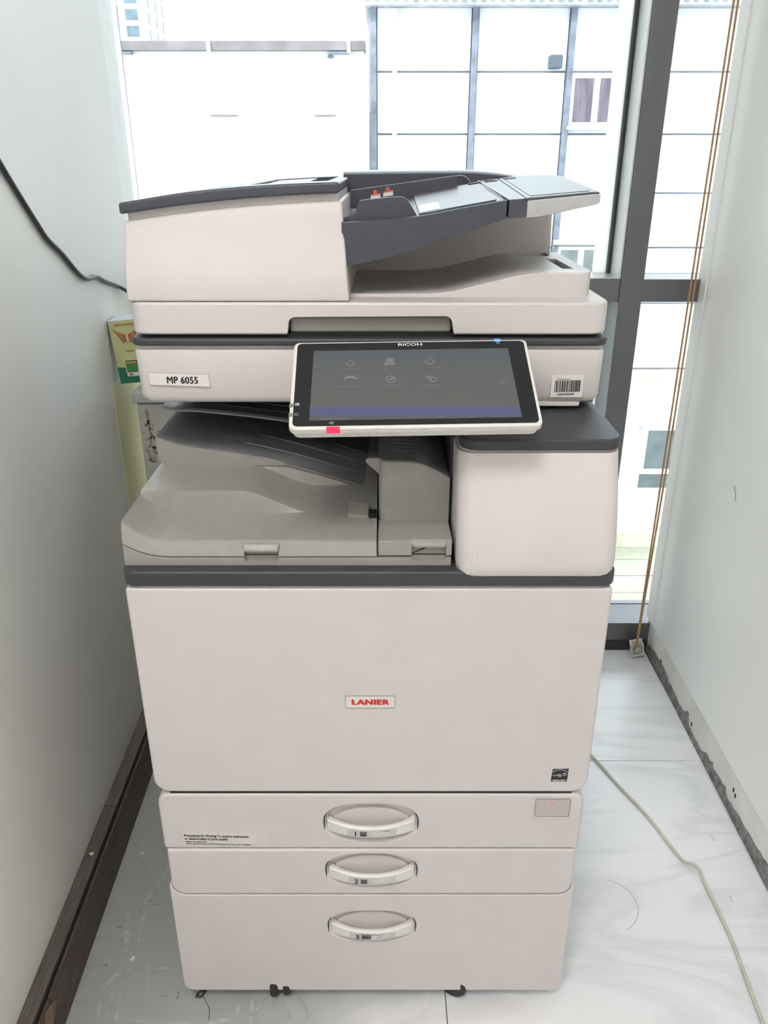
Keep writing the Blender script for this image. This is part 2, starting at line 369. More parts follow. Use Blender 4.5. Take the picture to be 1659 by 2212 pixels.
def es_art(b):
    tube(b, [(.2440+.021*t, -.0010, .4600+.0066*math.sin(math.pi*(.12+.76*t))) for t in [i/14 for i in range(15)]], .00028, 4)
    tube(b, [(.2447+.0110*t, -.0010, .4561+.0022*t+.0012*math.sin(t*17)) for t in [i/26 for i in range(27)]], .00030, 4)
    for k in range(3): tube(b, [(.2535+.0018*k, -.001, .4576), (.2528+.0018*k, -.001, .4542)], .0003, 4)
    st = [(.2606+.0030*(1 if i % 2 == 0 else .45)*math.sin(i*math.pi/5), .4588+.0030*(1 if i % 2 == 0 else .45)*math.cos(i*math.pi/5)) for i in range(11)]
    tube(b, [(x, -.001, z) for x, z in st], .0003, 4)
part('sticker_emblem', WINK, door, es_art)
text('sticker_lettering', 'ENERGY STAR', .0022, (.2540, -.0009, .4464), WINK, door, bold=.00004, align='CENTER', sx=1.15)
part('sticker_backing', mat('sticker_residue', (.60, .61, .55), .5), door, lambda b: prism_xz(b, rrect(.2664, .2722, .4490, .4622, (.0005, .0005, .002, .0005), 3), -.0003, .001))
part('door_gap', BLACK, door, lambda b: box(b, -.274, .274, .0022, .02, .4228, .4262))
# --- drawers
def pocket(zc, hw=.0645, hh=.0345):
    b = bmesh.new(); rings = []
    for y, k in ((-.004, 1.10), (-.0003, 1.05), (.0022, 1.0), (.008, .96), (.0135, .92)):
        rings.append([(hw*k*math.copysign(abs(math.cos(t))**.72, math.cos(t)), y, zc + (hh+(k-1)*.03)*math.copysign(abs(math.sin(t))**.78, math.sin(t))) for t in [2*math.pi*i/56 for i in range(56)]])
    loft(b, rings); return b
def bary(x, hw=.0618): return .0045 - .0130*(1 - min(1, abs(x/hw))**2.2)
def handle(b, zb, hw=.0618):
    rows = []
    for i in range(33):
        x = -hw + 2*hw*i/32; y = bary(x); e = abs(x/hw)
        d = .0062 + .006*e**4; z0, z1 = zb + .0015*e**2, zb + .0178 + .0040*e**2
        rows.append([(x, y, z0+.002), (x, y+.0008, z0), (x, y+d, z0), (x, y+d, z1), (x, y+.0022, z1), (x, y, z1-.002)])
    loft(b, rows)
def flap(b, zc):
    pts = [(-.052, zc-.020), (.052, zc-.020)] + [(.052 - .104*i/24, zc + .002 + .0175*(1-abs(1-2*i/24)**2.6)) for i in range(25)]
    prism_xz(b, pts, .0095, .0132)
def strip(b, zb, x0, x1):
    rows = []
    for i in range(13):
        x = x0 + (x1-x0)*i/12; y = bary(x)
        rows.append([(x, y-.0005, zb+.0030), (x, y-.0005, zb+.0145), (x, y+.001, zb+.0145), (x, y+.001, zb+.0030)])
    loft(b, rows)
def lc_outline():
    L = [(-HX, .252), (-.2908, .253)] + arc(-.270, .2512, .0203, 180, 270, 6)
    top = L + [(-a, b) for a, b in L[::-1]]
    return rrect(-HX, HX, .0245, .2, (.016, .016, 0, 0), 5)[:-2] + top[::-1]
specs = [('paper_drawer', rrect(-.2928, .2928, .3222, .4228, (.005, .005, .018, .018)), .371, '1', 1),
         ('paper_drawer', rrect(-.2902, .2902, .2326, .3206, (.0195, .0195, .004, .004)), .2805, '2', 1),
         ('paper_drawer', lc_outline(), .1670, '3', 2)]
drs = []
for nm, out, zc, dig, nst in specs:
    d = part(nm, WHITE, cop, lambda b: prism_xz(b, out, 0.0005, .026), .0045 if nst == 1 else .005, seg=3)
    cut(d, [pocket(zc, .0645 if nst == 1 else .0632, .0345 if dig == '1' else .0318)])
    zb = zc - .0195
    part('handle', HANDLE, d, lambda b: handle(b, zb), .0012, seg=2, ang=50)
    part('flap', WHITE, d, lambda b: flap(b, zc), .0006, seg=2)
    for sgn in (-1, 1):
        part('slot', BLACK, d, lambda b: tube(b, [(sgn*(.0650-.0045*abs(t)**2.2*(1 if t > 0 else .1)), -.0002, zc + .004 + t*.015) for t in [i/8 for i in range(-8, 9)]], [.0003+.0007*math.cos(i/8*1.5) for i in range(-8, 9)], 6))
    part('number_label', LABEL, d, lambda b: strip(b, zb, -.0330, .0355))
    y = bary(-.018) - .0011
    text('number', dig, .0118, (-.0245, y-.0004, zb+.0048), INK, d, bold=.00025, rot=0)
    def icon(b):
        wI = .0090 if nst == 1 else .0135
        x0 = -.0152; z0, z1 = zb+.0048, zb+.0126; yy = bary(-.01)-.0012
        box(b, x0, x0+.0012, yy, yy+.0003, z0, z1); box(b, x0+wI-.0012, x0+wI, yy, yy+.0003, z0, z1); box(b, x0, x0+wI, yy, yy+.0003, z0, z0+.0014)
        k = 4 if nst == 1 else 7
        for i in range(k): box(b, x0+.002+i*(wI-.0034)/k, x0+.0029+i*(wI-.0034)/k, yy, yy+.0003, z0+.0018, z1-.0004)
    part('paper_icon', INK, d, icon)
    part('window_label', mat('clear_label', (.62, .62, .62), .3), d, lambda b: [loft(b, [[(x, bary(x)-.0009, zb+.0055), (x, bary(x)-.0009, zb+.0120), (x, bary(x)+.0004, zb+.0120), (x, bary(x)+.0004, zb+.0055)] for x in [.001+.025*i/8 for i in range(9)]])])
    if dig != '2':
        part('worn_edge', mat('scuffed_label', (.16, .16, .16), .6, .7, 500), d, lambda b: [tube(b, [(x0+i*.0022, bary(x0+i*.0022)-.0009, zb+.0138-(.0012*random.random())+dz) for i in range(n_)], .00035, 4) for x0, n_, dz in (((.016, 6, 0), (.018, 4, -.0012)) if dig == '1' else ((-.018, 8, 0), (.004, 8, -.0005), (.006, 4, -.006), (-.004, 4, -.0015), (.010, 4, -.004)))])
    drs.append(d)
d1 = drs[0]
# status window on the first drawer
part('status_lens', mat('smoked_lens', (.50, .45, .44), .25, .03), d1, lambda b: prism_xz(b, rrect(.2262, .2732, .3835, .4138, .0022, 3), -.0007, .003), .0005, seg=1)
part('lens_rim', mat('rim_grey', (.33, .32, .31), .4), d1, lambda b: loft(b, [[(x, y, z) for x, z in rrect(.2262-o, .2732+o, .3835-o, .4138+o, .0025+o, 3)] for y, o in ((.002, 0), (-.0008, 0), (-.0008, .0007), (.002, .0007))], cap=False))
part('lens_foot', WHITE, d1, lambda b: prism_xz(b, rrect(.2250, .2722, .3795, .3828, .001, 2), -.0014, .002), .0005, seg=1)
part('status_lamp', mat('pink_lamp', (.55, .33, .33), .4), d1, lambda b: prism_xz(b, rrect(.2458, .2532, .4020, .4085, .002, 3), -.0009, .001))
cs = part('caution_label', mat('label_cream', (.655, .62, .58), .5), d1, lambda b: prism_xz(b, [(-.2655, .3300), (-.1445, .3262), (-.1436, .3478), (-.2645, .3524)], -.0003, .001))
tl = math.radians(-1.6)
for i, (s, sz, dz) in enumerate((('Precautions for Printing To avoid a malfunction', .0058, 0), ('or deterioration in print quality', .0058, -.0057), ('\u2022Never use inkjet paper', .0030, -.0102), ('\u2022Use an appropriate type of OHP transparency set in the correct orientation', .0030, -.0140))):
    text('caution_lettering', s, sz, (-.2622+.0004*i, -.0006, .3468+dz), INK, d1, bold=.00012 if i < 2 else .00003, rot=tl, sx=.815 if i < 2 else (.98 if i == 3 else 1.05))
# --- casters
for x, y, a in ((-.147, .020, 8), (.131, .022, 62), (-.2, .56, 20), (.2, .56, -30)):
    Mx = Matrix.Translation((x, y, .024)) @ Matrix.Rotation(math.radians(a), 4, 'Z')
    c = part('caster', RUBBER, cop, lambda b: [loft(b, [[(xx, .0235*k*math.cos(t), .0235*k*math.sin(t)) for t in [2*math.pi*i/20 for i in range(20)]] for xx, k in ((s*.004, .94), (s*.007, 1), (s*.013, 1), (s*.016, .9))]) for s in (-1, 1)], xf=Mx)
    part('fork', DARK, c, lambda b: box(b, -.004, .004, -.014, .014, .002, .03), .002, seg=2, xf=Mx)
# --- dark belt
part('belt', DARK, cop, lambda b: prism_xy(b, rrect(-.2958, .2958, -.002, .64, (.016, .016, .004, .004)), .7462, .7668), .0035)
part('belt_lip', WHITE, cop, lambda b: prism_xy(b, rrect(-.2900, .2900, .004, .6, .012), .7405, .7464))
# --- right column with charcoal cap
def column(b):
    rings = []
    for z, yf, k in ((.7572, .006, .012), (.7585, .0005, .006), (.764, -.0045, .0015), (.775, -.0055, 0), (.80, -.003, 0), (.83, .005, 0), (.86, .0155, 0), (.885, .0255, 0), (.9035, .0335, 0)):
        rings.append([(x, y, z) for x, y in rrect(.1035+k, .2940-k, yf, .64, (.020, .020, .004, .004), 7)])
    loft(b, rings)
col = part('side_column', WHITE, cop, column, .0022, seg=2, ang=50)
part('column_lip', WHITE, col, lambda b: prism_xy(b, rrect(.107, .291, .037, .63, (.018, .018, 0, 0)), .9030, .9070))
part('column_cap', DARK, col, lambda b: prism_xy(b, rrect(.1060, .2950, .0310, .64, (.022, .022, .004, .004), 8), .9066, .9205), .003)
for x, z, n in ((.13, .80, 5), (.128, .79, 4), (.275, .795, 5)):
    part('scratch', mat('grey_scratch', (.4, .38, .37), .6), col, lambda b: tube(b, [(x+random.uniform(-.001, .001), (.0018 if z > .797 else -.0012)-.0056+(0.004 if x > .27 else .0025), z-.002*i) for i in range(n)], .0003, 4))
# --- scanner
def scan_front(z): return .150 - .006*ss(.93, 1.0, z)
sc = part('scanner_unit', WHITE, cop, lambda b: loft(b, [[(x, y, z) for x, y in rrect(-HX+k, HX-k, scan_front(z)+k, .64, (.016, .016, .004, .004))] for z, k in ((.9285, .010), (.9300, .005), (.9335, .0018), (.9390, 0), (.995, 0), (.9985, .0012), (1.0000, .004))]))
part('scanner_lip', WHITE, sc, lambda b: prism_xy(b, rrect(-.2905, .2905, .1490, .63, .012), .9990, 1.0045))
part('scanner_band', DARK, sc, lambda b: prism_xy(b, rrect(-.2955, .2955, .1410, .645, (.018, .018, .004, .004)), 1.0040, 1.0135), .003)
part('scanner_bed', BLACK, sc, lambda b: prism_xy(b, rrect(-.285, .285, .155, .63, .012), 1.0130, 1.0180))
part('under_plate', TRAYD, sc, lambda b: box(b, -.28, .29, .17, .63, .9255, .930))
part('underside_rail', WHITE, sc, lambda b: box(b, .10, .268, .151, .16, .9250, .931), .001, seg=1)
nl = part('model_sticker', mat('pale_sticker', (.74, .70, .68), .45, .02), sc, lambda b: prism_xz(b, [(-.2770, .9545), (-.2018, .9518), (-.2022, .9678), (-.2774, .9703)], .1462, .149))
part('sticker_outline', mat('rim_grey', (.33, .32, .31), .4), sc, lambda b: tube(b, [(-.2770, .1461, .9545), (-.2018, .1461, .9518), (-.2022, .1461, .9678), (-.2774, .1461, .9703), (-.2770, .1461, .9545)], .00022, 4))
text('model_lettering', 'MP 6055', .0124, (-.2556, .1457, .9565), INK, sc, bold=.00034, rot=math.radians(-.6), sx=.86, spacing=1.06)
for nm, m_, z0, z1 in (('barcode_sticker', mat('pale_sticker', None or (.74, .70, .68)), .9385, .9665),):
    part(nm, m_, sc, lambda b: prism_xz(b, rrect(.2290, .2690, z0, z1, .001, 2), .1462, .149))
def bars(b):
    x = .2334; rnd = random.Random(3)
    while x < .2652:
        wd = rnd.choice((.0004, .0004, .0008, .0012)); box(b, x, x+wd, .1456, .1463, .9450+.0006*(x-.2334)/.03, .9598+.0006*(x-.2334)/.03); x += wd + rnd.choice((.0005, .0005, .0009))
part('barcode', INK, sc, bars)
text('barcode_number', '16082490862001', .0032, (.2370, .1457, .9410), INK, sc, bold=.00004, rot=math.radians(2))
text('barcode_caption', 'Machine number', .0024, (.2365, .1457, .9610), INK, sc, rot=math.radians(1))
# --- lid with grip notch
lid = part('scanner_lid', WHITE, cop, lambda b: prism_xy(b, rrect(-HX, .2945, .1455, .645, (.022, .026, .004, .004), 7), 1.0172, 1.0560), .0035)
nb = bmesh.new(); prism_xz(nb, [(-.1035, 1.01), (-.1005, 1.020)] + arc(-.090, 1.0300, .0090, 170, 90, 5) + arc(.0925, 1.0310, .0090, 90, 10, 5) + [(.1035, 1.0205), (.1065, 1.01)], .135, .18)
cut(lid, [nb])
part('grip_recess', GREY, lid, lambda b: [prism_xz(b, [(-.0990, 1.0174), (.1015, 1.0174), (.1005, 1.0385), (-.0980, 1.0375)], .158, .179)], .004)
# --- document feeder
zb_ = lerp_curve([(-.2935, 1.1550), (-.225, 1.1643), (-.161, 1.1709), (-.095, 1.1755), (-.0235, 1.1787)])
zt_ = lerp_curve([(-.2935, 1.1676), (-.225, 1.1780), (-.161, 1.1845), (-.095, 1.1885), (-.0235, 1.1910)])
def feeder(b, f0, f1, x0, x1, yf, yb, prof=None, slant=True):
    rings = []
    for i in range(25):
        x = x0 + (x1-x0)*i/24; zt = f1(x); z0 = f0(x)
        ring = []
        for y, z in (prof(z0, zt) if prof else [(yf, z0), (yf, zt), (yb, zt), (yb, z0)]):
            ring.append((x - (.0085*(z-1.056)/.12 if slant and i == 24 else 0), y, z))
        rings.append(ring)
    loft(b, rings)
adf = part('document_feeder', WHITE, cop, lambda b: feeder(b, lambda x: 1.0565, lambda x: zb_(x)-.0085, -HX, -.0240, 0, 0,
    lambda z0, zt: [(.1495, z0), (.1500, z0+.018), (.1545, z0+.038), (.1615, z0+.058), (.1690, zt-.014), (.1735, zt), (.62, zt), (.62, z0)]), .004, seg=3)
part('feeder_lip', WHITE, adf, lambda b: feeder(b, lambda x: 1.10, lambda x: zb_(x)+.001, -.2885, -.0360, .1775, .615, slant=False), .0015, seg=2)
cov = part('feeder_cover', SLATE, adf, lambda b: feeder(b, zb_, zt_, -.2950, -.0345, .1660, .62, slant=False), .003, seg=3)
def tray_in(b):
    q = []
    for x, y in ((-.16, .24), (-.06, .24), (-.055, .40), (-.15, .40)): q.append((x, y))
    return q
c1 = bmesh.new(); prism_xy(c1, rrect(-.150, -.052, .235, .52, .012), 1.178, 1.3)
cut(cov, [c1])
part('jam_door', SLATE, adf, lambda b: loft(b, [[(x, .25, zt_(x)-.0075), (x, .25, zt_(x)-.0030), (x, .50, zt_(x)-.001), (x, .50, zt_(x)-.0075)] for x in (-.145, -.12, -.10, -.085)]), .001, seg=2)
# output platform on the lid
plat = [(-.030, 1.0595), (.050, 1.0598), (.085, 1.0605), (.1064, 1.0632), (.135, 1.0700), (.165, 1.0772), (.193, 1.0832), (.212, 1.0848), (.281, 1.0850)]
pf = lerp_curve(plat)
def platform(b):
    rows = []
    xs = [-.030+.311*i/48 for i in range(49)]
    for x in xs:
        e = max(0, (x-(.281-.022))/.022); yf = .190 + .022*(1-math.sqrt(max(0, 1-e*e)))
        rows.append([(x, yf, 1.0550), (x, yf, pf(x)-.002), (x, yf+.002, pf(x)), (x, .432, pf(x)), (x, .432, 1.0550)])
    loft(b, rows)
pl = part('output_platform', WHITE, adf, platform)
k1 = bmesh.new(); prism_xy(k1, [(.2475, .345), (.262, .345), (.2632, .232), (.2487, .232)], 1.079, 1.2)
k2 = bmesh.new(); prism_xy(k2, rrect(.205, .262, .380, .4315, .012), 1.068, 1.2)
cut(pl, [k1, k2])
# rear housing: pale below, slate above
part('rear_housing', WHITE, adf, lambda b: loft(b, [[(x-.004*max(0, (z-1.09)/.08)*(1 if x > .2 else 0), y, z) for y, z in ((.430, 1.055), (.430, 1.17), (.62, 1.17), (.62, 1.055))] for x in (-.04, .1, .266, .2725)]), .004)
rt_ = lerp_curve([(-.04, 1.1972), (.10, 1.1985), (.147, 1.1984), (.19, 1.1953), (.222, 1.1905), (.255, 1.183), (.268, 1.174)])
part('rear_cover', SLATE, adf, lambda b: loft(b, [[(x, .440, 1.165), (x, .440, rt_(x)-.003), (x, .446, rt_(x)), (x, .60, rt_(x)+.001), (x, .62, rt_(x)-.012), (x, .62, 1.165)] for x in [-.042+.31*i/28 for i in range(29)]]))
# input tray (solid, rising to the right and slightly to the rear)
tt_ = lerp_curve([(-.034, 1.1460), (.0, 1.1480), (.0566, 1.1530), (.11, 1.1622), (.162, 1.1710)])
tb_ = lerp_curve([(-.034, 1.0968), (-.015, 1.0985), (.029, 1.1080), (.065, 1.1188), (.101, 1.1307), (.1645, 1.1505)])
def tray_body(b):
    rows = []
    for i in range(33):
        x = -.0325 + .1950*i/32; k = .06
        rows.append([(x, .166, tb_(x)), (x, .165, tt_(x)-.001), (x, .1675, tt_(x)+.0004), (x, .176, tt_(x)-.0006), (x, .182, tt_(x)-.0006-.030*(1-ss(-.01, .058, x))), (x, .44, tt_(x)+k*.265-.030*(1-ss(-.01, .058, x))), (x, .44, max(tb_(x)+.02, tt_(x)-.012))])
    loft(b, rows)
trb = part('input_tray', SLATE, adf, tray_body)
def slab(b, out, ft, fb, k=.06): loft(b, [[(x, y, fb(x)+k*(y-.165)) for x, y in out], [(x, y, ft(x)+k*(y-.165)) for x, y in out]])
ex_t = lambda x: 1.1710 + (x-.163)*.082
ex_b = lambda x: 1.1512 + (x-.1645)*.155
part('tray_link', SLATE, adf, lambda b: slab(b, [(.1650, .165), (.1848, .165), (.1848, .44), (.155, .44)], ex_t, lambda x: 1.1505+(x-.1645)*.07), .001, seg=2)
ext_out = [(.1860, .168), (.266, .168)] + arc(.262, .172, .009, -60, 0, 4) + arc(.205, .375, .066, 0, 90, 10, .075) + [(.1860, .450)]
ext = part('tray_extension', SLATE, adf, lambda b: slab(b, ext_out, ex_t, lambda x: ex_t(x)-.005), .0015, seg=2)
part('extension_lip', mat('clear_grey_plastic', (.46, .46, .47), .25, .05, 60, coat=.3), adf, lambda b: prism_xz(b, [(.1862, 1.1510), (.2000, 1.1522), (.24, 1.1602), (.2660, 1.1655), (.2712, 1.1680), (.2712, 1.1768), (.2695, 1.1776), (.1862, 1.1700)], .1625, .172), .001, seg=2)
part('extension_window', mat('slate_light', (.085, .09, .11), .4), adf, lambda b: slab(b, [(.192, .182), (.262, .182), (.262, .34), (.225, .40), (.192, .40)], lambda x: ex_t(x)+.0006, lambda x: ex_t(x)-.001))
for x, y in ((.172, .40), (.200, .415), (.146, .38)):
    part('tray_slot', BLACK, adf, lambda b: slab(b, rrect(x-.009, x+.009, y-.006, y+.006, .004, 3), lambda q: ex_t(q)+.0007 if q > .163 else tt_(q)+.0035, lambda q: ex_t(q)-.001))
# inner slope plate + guides
part('tray_plate', mat('slate_light', (.085, .09, .11), .4), adf, lambda b: loft(b, [[(x, .178, tt_(x)+.0002), (x, .178, tt_(x)+.0018), (x, .385, tt_(x)+.0155), (x, .385, tt_(x)+.006)] for x in [.060+.092*i/10 for i in range(11)]]))
part('seam_strip', mat('pale_edge', (.5, .5, .52), .4), adf, lambda b: tube(b, [(.1640, .168, 1.1722), (.158, .30, 1.1800), (.153, .40, 1.1862)], .0009, 5))
fz = [(-.0322, 1.145), (-.0322, 1.1489), (-.0200, 1.1545), (-.0165, 1.1562), (-.0135, 1.1640)] + arc(-.008, 1.1655, .0045, 160, 95, 4) + [(.0016, 1.1712), (.030, 1.1738)] + arc(.0375, 1.1618, .0122, 100, 25, 5) + [(.0530, 1.1605), (.0575, 1.1530), (.0575, 1.145)]
part('paper_guide', SLATE, adf, lambda b: prism_xz(b, fz, .1855, .1905), .0012, seg=2)
part('paper_guide', SLATE, adf, lambda b: prism_xz(b, [(-.03, 1.15), (-.03, 1.1745), (.118, 1.1935), (.1205, 1.1925), (.124, 1.168), (.10, 1.15)], .385, .390), .0012, seg=2)
part('guide_rib', mat('pale_edge', (.5, .5, .52), .4), adf, lambda b: tube(b, [(.130+.016*math.cos(t), .436, 1.180+.013*math.sin(t)) for t in [math.pi*i/14 for i in range(15)]], .0006, 4))
for x0, z0 in ((-.0015, 1.1615), (.0165, 1.1655)):
    part('hint_label', PAPER, adf, lambda b: prism_xz(b, [(x0, z0), (x0+.0145, z0+.0022), (x0+.0145, z0+.0092), (x0+.001, z0+.007)], .3832, .3850))
    part('hint_print', mat('coral_print', (.6, .16, .10), .6), adf, lambda b: [prism_xz(b, [(x0+.0005, z0+.0055), (x0+.0145, z0+.0077), (x0+.0145, z0+.0094), (x0+.0005, z0+.0072)], .3826, .3840), prism_xz(b, rrect(x0+.0045, x0+.0095, z0+.0082, z0+.0128, .0012, 2), .3828, .3846)])
part('size_label', mat('blue_label', (.30, .38, .52), .3), adf, lambda b: loft(b, [[(x, .185, tt_(x)+.0022), (x, .185, tt_(x)+.0028), (x, .245, tt_(x)+.0075), (x, .245, tt_(x)+.006)] for x in (.0615, .070, .079, .086)]))
# --- output bay
part('bay_back', TRAYD, cop, lambda b: box(b, -.2925, .1035, .42, .64, .766, .930))
part('bay_side', mat('dark_side', (.03, .03, .04), .5), cop, lambda b: box(b, .1, .1045, .09, .42, .766, .905))
seam = lerp_curve([(-.2935, .7955), (-.285, .7905), (-.275, .7855), (-.262, .7812), (-.248, .7790), (-.2, .7785), (.10, .7785)])
tbase = part('tray_base', GREY, cop, lambda b: prism_xz(b, [(.0985, .7668)] + [(.0985-.392*i/40, seam(.0985-.392*i/40)-.0008) for i in range(41)] + [(-.2935, .7668)], .0135, .42), .001, seg=2)
ut0 = lerp_curve([(-.2935, .8690), (-.27, .8605), (-.2363, .8530), (-.1921, .8472), (-.1164, .8302), (-.0656, .8150), (-.0012, .7940), (.008, .7905)])
def lt_h(x, y):
    left = .026*max(0, (-.243-x)/.0505)**2 if x < -.243 else 0
    pfm = .0295*(1-ss(-.168, -.075, x)); back = max(0, min(.029, ut0(x)-.006-.797))
    h = left
    a = ss(.1035, .1065, y); b2 = ss(.1985, .2015, y)
    h = max(left, pfm)*a + left*(1-a) if b2 <= 0 else max(left, pfm)*(1-b2) + max(back, left)*b2
    return .797 + h
def lower_tray(b):
    ys = [.02, .0205, .022, .026, .06, .095, .1035, .1045, .105, .1055, .1065, .115, .15, .19, .1985, .1995, .2, .2005, .2015, .22, .30, .42]
    N = 72; rings = []
    for i in range(N+1):
        x = -.2935 + .3025*i/N
        top = [(x, y, lt_h(x, y) - (.0035 if y == .02 else .0018 if y == .0205 else .0006 if y == .022 else 0)) for y in ys]
        rings.append([(x, .0145, seam(x)+.0008), (x, .0165, .5*(seam(x)+top[0][2]))] + top + [(x, .42, seam(x)+.0008)])
    loft(b, rings)
lt = part('lower_tray', GREY, cop, lower_tray)
fc = bmesh.new(); prism_xz(fc, rrect(-.1495, -.1085, .7705, .7885, .005, 4), 0, .021); fc2 = fc.copy(); cut(tbase, [fc]); cut(lt, [fc2])
part('latch_lip', GREY, lt, lambda b: loft(b, [[(x, .0185, .7855), (x, yf, .7858), (x, yf-.0005, .7890), (x, .0150, .7945), (x, .0195, .7955)] for x, yf in ((-.1505, .015), (-.1480, .0118), (-.1285, .0112), (-.1105, .0118), (-.1075, .015))]), .001, seg=2)
part('paper_stop', GREY, lt, lambda b: loft(b, [[(x, .088, .794), (x, .088, .8025-.0035*((x+.028)/.03)), (x, .12, .8060-.004*((x+.028)/.03)), (x, .12, .794)] for x in (-.028, -.015, -.002)]))
part('stop_gap', BLACK, lt, lambda b: box(b, -.001, .0085, .086, .10, .794, .8035))
ut_ = lerp_curve([(-.2935, .8690), (-.27, .8605), (-.2363, .8530), (-.1921, .8472), (-.1164, .8302), (-.0656, .8150), (-.0012, .7940), (.008, .7905)])
def upper_tray(b):
    rows = []
    for i in range(49):
        x = -.2935 + .3015*i/48; zt = ut_(x)
        zb2 = min(zt-.0025, .8268 + (.012*max(0, (-.283-x)/.0105)**2 if x < -.283 else 0))
        rows.append([(x, .201, zb2), (x, .1995, .5*(zb2+zt)), (x, .2005, zt-.0012), (x, .202, zt), (x, .42, zt+.002), (x, .42, zb2)])
    loft(b, rows)
ut = part('upper_tray', TRAYD, cop, upper_tray)
ff = part('tray_fascia', GREY, ut, lambda b: loft(b, [[(x, .1985, min(ut_(x)-.004, .8262 + (.012*max(0, (-.283-x)/.0105)**2 if x < -.283 else 0))), (x, .1978, ut_(x)-.0028), (x, .2015, ut_(x)-.0016), (x, .2020, min(ut_(x)-.004, .8262 + (.012*max(0, (-.283-x)/.0105)**2 if x < -.283 else 0)))] for x in [-.2937+.3015*i/48 for i in range(49)]]))
for x0, x1, y in ((-.172, -.008, .285), (-.182, -.006, .240), (-.060, -.004, .33)):
    part('tray_rib', TRAYD, ut, lambda b: tube(b, [(x0+(x1-x0)*i/24, y-.004*math.sin(i/24*3), ut_(x0+(x1-x0)*i/24)+.001+.0006*math.sin(math.pi*i/24)) for i in range(25)], [.0004+.0013*math.sin(math.pi*i/24)**.4 for i in range(25)], 6))
tp_ = lerp_curve([(-.2925, .8995), (-.275, .9005), (-.194, .8945), (-.11, .8835), (.01, .8650)])
tpt = part('top_tray', TRAYD, cop, lambda b: loft(b, [[(x, .2345+e, tp_(x)-.0065+e*.3), (x, .2305+e, tp_(x)-.0035), (x, .2325+e, tp_(x)-.0006), (x, .2365+e, tp_(x)), (x, .42, tp_(x)), (x, .42, tp_(x)-.0065)] for x, e in [(-.2925+.3025*i/30, .012*max(0, 1-i/2)**2) for i in range(31)]]))
part('tray_fascia', GREY, tpt, lambda b: loft(b, [[(x, .2300+e, tp_(x)-.0052), (x, .2296+e, tp_(x)-.0030), (x, .2335+e, tp_(x)-.0028), (x, .2338+e, tp_(x)-.0068)] for x, e in [(-.2925+.3025*i/30, .012*max(0, 1-i/2)**2) for i in range(31)]]))
for y in (.255, .285, .315):
    part('tray_rib', TRAYD, tpt, lambda b: tube(b, [(-.21+.2*i/10+(y-.255)*.6, y, tp_(-.21+.2*i/10+(y-.255)*.6)+.0004) for i in range(11)], .0011, 6))
# paper exit tower
et_ = lerp_curve([(.0115, .8755), (.045, .8752), (.062, .8735), (.080, .8660), (.1000, .8540)])
def exit_tower(b):
    rows = []
    for i in range(25):
        x = .0115 + .0880*i/24; e = max(0, 1-(x-.0115)/.012); yf = .080 + .012*(1-math.sqrt(max(0, 1-e*e)))
        rows.append([(x, yf, .790), (x, yf, et_(x)-.001), (x, yf+.001, et_(x)), (x, .42, et_(x)+.0), (x, .42, .79)])
    loft(b, rows)
tw = part('exit_tower', GREY, cop, exit_tower)
part('tower_top', TRAYD, tw, lambda b: loft(b, [[(x, .0820+.012*(1-math.sqrt(max(0, 1-max(0, 1-(x-.0115)/.012)**2))), et_(x)-.0005), (x, .084+.012*(1-math.sqrt(max(0, 1-max(0, 1-(x-.0115)/.012)**2))), et_(x)+.0012), (x, .42, et_(x)+.0012), (x, .42, et_(x)-.0005)] for x in [.0117+.0875*i/24 for i in range(25)]]))
for k in range(5):
    part('tower_rib', TRAYD, tw, lambda b: tube(b, [(x, .118+.014*k, et_(x)+.0013) for x in [.028+.062*i/16 for i in range(17)]], .0007, 5))
part('sensor_tab', GREY, tw, lambda b: prism_xz(b, [(.0130, .8765), (-.0030, .8760)] + arc(-.0018, .8725, .0030, 120, 215, 4) + [(.0110, .8560), (.0130, .8540)], .0905, .0945), .0008, seg=2)
def ex_latch(b):
    pts = [(.0112, .7800), (.0112, .7990), (.045, .7992), (.052, .8012), (.0990, .8012), (.0990, .7800)]
    loft(b, [[(x, .0145, z) for x, z in pts], [(x, .018, z+.0005*(1 if z > .79 else 0)) for x, z in pts], [(x, .085, z-.004*(1 if z > .79 else 0)) for x, z in pts]])
el = part('exit_latch', GREY, cop, ex_latch, .0012, seg=2)
l2 = bmesh.new(); prism_xz(l2, rrect(.0510, .0925, .7735, .7960, .005, 4), 0, .021); l3 = l2.copy()
cut(el, [l2]); cut(tbase, [l3])
part('latch_lip', GREY, el, lambda b: loft(b, [[(x, .0165, .7930), (x, yf, .7925), (x, yf-.0005, .7965), (x, .0150, .8005), (x, .0195, .8015)] for x, yf in ((.0505, .0145), (.054, .0105), (.072, .0098), (.090, .0105), (.0935, .0145))]), .001, seg=2)
part('latch_seam', BLACK, el, lambda b: tube(b, [(.0515, .0206, .7805), (.062, .0206, .7850), (.075, .0206, .7905)], .0006, 4))
